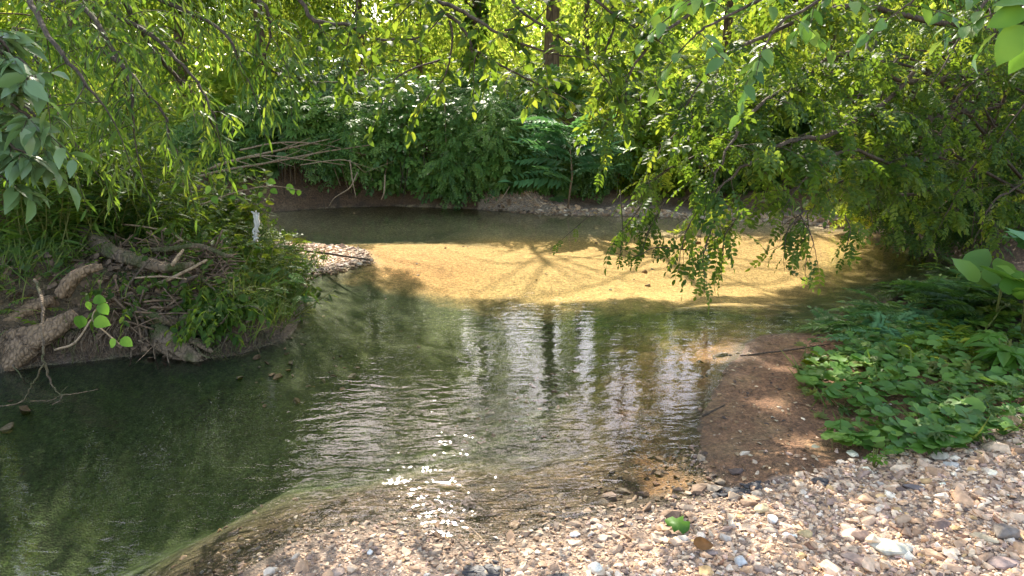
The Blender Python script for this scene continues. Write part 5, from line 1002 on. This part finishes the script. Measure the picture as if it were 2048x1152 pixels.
put_leaves(mb, t_ovate(.03, .6, 0), np.stack([X, Y, z_], 1), rs.randn(n_, 3) * np.array((.7, .7, .1)) + np.array((0, 0, .7)), rs.randn(n_, 3) * .5 + np.array((0, -1, .3)), rs.uniform(.06, .2, n_), rs)
tag(mb.build('ground_cover', M['grass']), 'thin grass and small herbs straggling through the right-bank carpet', 'ground cover', kind='stuff')
def fern(px, py, r, n, label, seed, lm='vine', tp=FERN, name='fern', grp='ferns on the right bank', up=.7, zoff=.0):
    rs = np.random.RandomState(seed); g = G(px, py, .25); g[2] = float(H(g[0], g[1])); g = G(px, py, g[2]); g[2] = float(H(g[0], g[1])); t = thing(name, label, 'fern' if name == 'fern' else 'plant', g, grp)
    a = rs.rand(n) * 6.28; d_ = np.stack([np.cos(a), np.sin(a), up * rs.uniform(.4, 1.3, n)], 1); mb = MB(); put_leaves(mb, tp, g + rs.randn(n, 3) * np.array((r * .38, r * .38, .02)) + np.array((0, 0, zoff + .03)), d_, np.array((0, -.1, 1)) + rs.randn(n, 3) * .2, r * rs.uniform(.7, 1.15, n), rs); mb.build('fronds', M[lm], t)
    wd = MB()
    for k in range(5): tube(wd, [g - np.array((0, 0, .02)), g + np.array((rs.randn() * .03, rs.randn() * .03, .08 + zoff))], [.005, .003], 4)
    wd.build('stem', M['grass'], t); return t
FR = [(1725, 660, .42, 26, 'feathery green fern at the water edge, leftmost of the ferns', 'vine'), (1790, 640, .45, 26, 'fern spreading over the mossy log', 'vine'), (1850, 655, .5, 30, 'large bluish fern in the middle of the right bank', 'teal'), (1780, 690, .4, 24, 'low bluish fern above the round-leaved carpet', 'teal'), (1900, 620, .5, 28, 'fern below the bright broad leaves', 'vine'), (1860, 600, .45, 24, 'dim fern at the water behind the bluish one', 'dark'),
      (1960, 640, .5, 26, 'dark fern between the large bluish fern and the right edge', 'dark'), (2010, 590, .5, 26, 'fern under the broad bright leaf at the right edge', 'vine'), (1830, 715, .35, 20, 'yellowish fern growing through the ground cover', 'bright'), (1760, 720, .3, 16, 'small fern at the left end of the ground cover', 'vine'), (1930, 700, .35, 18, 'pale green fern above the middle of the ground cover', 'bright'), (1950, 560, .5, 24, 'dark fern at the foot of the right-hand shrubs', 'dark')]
for k, (px, py, r, n_, lab, lm) in enumerate(FR): fern(px, py, r * .68, n_ * 3, lab, 500 + k, lm, up=.5)
fern(2005, 745, .20, 5, 'small plant with whorls of pointed light leaves right of the ground cover', 520, 'lime', WH, 'whorled_plant', 'leafy plants at the right edge', .4, .12)
fern(2040, 690, .24, 9, 'big-leaved bright green plant at the right edge', 521, 'lime', OVW, 'leafy_plant', 'leafy plants at the right edge', .9, .30)
fern(2060, 640, .26, 12, 'tall broad-leaved plant with blue-green leaves at the right edge', 522, 'teal', OVW, 'leafy_plant', 'leafy plants at the right edge', .9, .45)
fern(1985, 660, .26, 10, 'broad-leaved plant leaning left of the big-leaved bright one', 523, 'cover', OVW, 'leafy_plant', 'leafy plants at the right edge', .9, .3)
fern(1640, 735, .12, 6, 'small yellow-green seedling on the mud flat', 524, 'bright', OVW, 'seedling', 'seedlings on the mud flat', .6, .02); fern(1748, 928, .10, 7, 'tiny bright seedling at the edge of the gravel below the ground cover', 525, 'lime', PINN, 'seedling', 'seedlings on the mud flat', .6, .02)
# leaf litter and bits on the mud
mb = MB(); n_ = 2600; X = rs.uniform(.6, 5.2, n_); Y = rs.uniform(2.5, 6.0, n_); z_, d_, ins_, _, _ = H(X, Y, True); k = ~ins_ & (d_ > .02) & ((Y > 3.0) | (rs.rand(n_) < .35)); X, Y, z_ = X[k], Y[k], z_[k]; n_ = len(X)
V, T, _ = OVW; PL = np.array([(.20, .12, .06), (.12, .07, .04), (.30, .20, .11), (.42, .32, .20), (.06, .04, .03)])
X_ = unit(rs.randn(n_, 3) * np.array((1, 1, .12))); Z_ = unit(rs.randn(n_, 3) * .25 + np.array((0, 0, 1))); Y_ = np.cross(Z_, X_); sc = rs.uniform(.008, .035, n_)
W = np.stack([X, Y, z_ + .006], 1)[:, None] + sc[:, None, None] * (V[None, :, :1] * X_[:, None] + V[None, :, 1:2] * Y_[:, None] + (.1 + V[None, :, 2:3]) * Z_[:, None]); TT = T[None] + (np.arange(n_) * len(V))[:, None, None]
mb.add(W.reshape(-1, 3), TT.reshape(-1, 3), .5, np.repeat(PL[rs.randint(0, 5, n_)], len(V), 0))
for k in range(420):
    x, y = rs.uniform(.9, 4.6), rs.uniform(2.7, 5.4)
    if inpoly(np.array([x]), np.array([y]), WP)[0]: continue
    z = float(H(x, y)) + .005; a = rs.rand() * 6.28; L = rs.uniform(.015, .09); tube(mb, [(x, y, z), (x + L * math.cos(a), y + L * math.sin(a), z + rs.uniform(-.002, .008))], [rs.uniform(.001, .003), .001], 4); mb.c.append(np.tile(PL[rs.randint(0, 5)], (10, 1)))
tag(mb.build('leaf_litter', M['litter']), 'dead leaves and twig bits on the mud flat', 'leaf litter', kind='stuff')
# leaf shadows as black pieces, dark clumps, fallen leaf, dry leaf, long thin stem
m, n, o_ = mat('clump_shadow_black'); p = nd(n, 'ShaderNodeBsdfPrincipled'); p.inputs['Base Color'].default_value = (.022, .020, .024, 1); p.inputs['Roughness'].default_value = .6; n.links.new(p.outputs[0], o_.inputs[0])
for k, (px, py, w_, lab) in enumerate([(968, 1113, 62, 'black pieces laid as a leaf shadow on the gravel left of the other one'), (1125, 1138, 54, 'black pieces laid as a leaf shadow at the bottom edge of the gravel'), (1510, 940, 24, 'small black clump at the upper edge of the gravel by the mud'), (1470, 950, 40, 'dark mossy lump beside the sunlit sand in the shallows'), (1640, 943, 22, 'tiny dark clump on the mud right of the other black clump')]):
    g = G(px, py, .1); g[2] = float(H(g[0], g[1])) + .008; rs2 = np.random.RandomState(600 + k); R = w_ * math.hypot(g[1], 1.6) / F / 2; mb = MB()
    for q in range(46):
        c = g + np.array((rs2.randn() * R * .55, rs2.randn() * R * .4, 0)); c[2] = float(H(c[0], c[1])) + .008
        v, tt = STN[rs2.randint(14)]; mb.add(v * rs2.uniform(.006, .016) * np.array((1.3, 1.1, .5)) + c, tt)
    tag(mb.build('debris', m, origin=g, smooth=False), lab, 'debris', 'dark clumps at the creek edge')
def one_leaf(px, py, s, d, nr, tp, lm, lab, name='fallen_leaf'):
    g = G(px, py, .1); g = G(px, py, float(H(g[0], g[1])) + .03); mb = MB(); rs2 = np.random.RandomState(px); put_leaves(mb, tp, [(0, 0, 0)], [d], [nr], [s], rs2); mb.v[0] = mb.v[0] + g - mb.v[0].mean(0); o = mb.build(name, M[lm], origin=g); md = o.modifiers.new('t', 'SOLIDIFY'); md.thickness = .0008; tag(o, lab, 'leaf')
one_leaf(1357, 1049, .105, (-.8, .5, .1), (.1, -.3, 1), MAP, 'lime', 'single fallen green lobed leaf lying on the gravel')
M['dryleaf'] = leaf_mat('leaf_dry', [(.22, .09, .04), (.28, .12, .05)], [(.3, .12, .04), (.3, .15, .05)], .2)
one_leaf(1408, 1088, .085, (1, .1, 0), (0, -.4, 1), OVW, 'dryleaf', 'red-brown dry curled leaf on the gravel')
M['pale'] = leaf_mat('leaf_pale', [(.55, .45, .30), (.6, .5, .36)], [(.5, .4, .2), (.5, .4, .2)], .2)
one_leaf(1632, 893, .05, (1, .2, .1), (0, -.3, 1), OV, 'pale', 'small pale dry leaf on the mud flat'); one_leaf(1800, 660, .07, (1, -.4, 0), (0, -.3, 1), OV, 'pale', 'pale dry leaf caught among the ferns'); one_leaf(1590, 498, .1, (1, 0, 0), (0, 0, 1), OV, 'pale', 'pale floating leaf far out in the shallows')
g0 = [G(885, 1045, .01), G(905, 1036, .05), G(940, 1055, .09), G(975, 1090, .11), G(1000, 1120, .13), G(1005, 1160, .15)]
mb = MB(); Q = smooth_path(g0, 6); tube(mb, Q, np.linspace(.0015, .0045, len(Q)), 6); tag(mb.build('stem', M['dry'], origin=g0[0]), 'long thin curved dead stem lying from the water onto the gravel', 'stem')
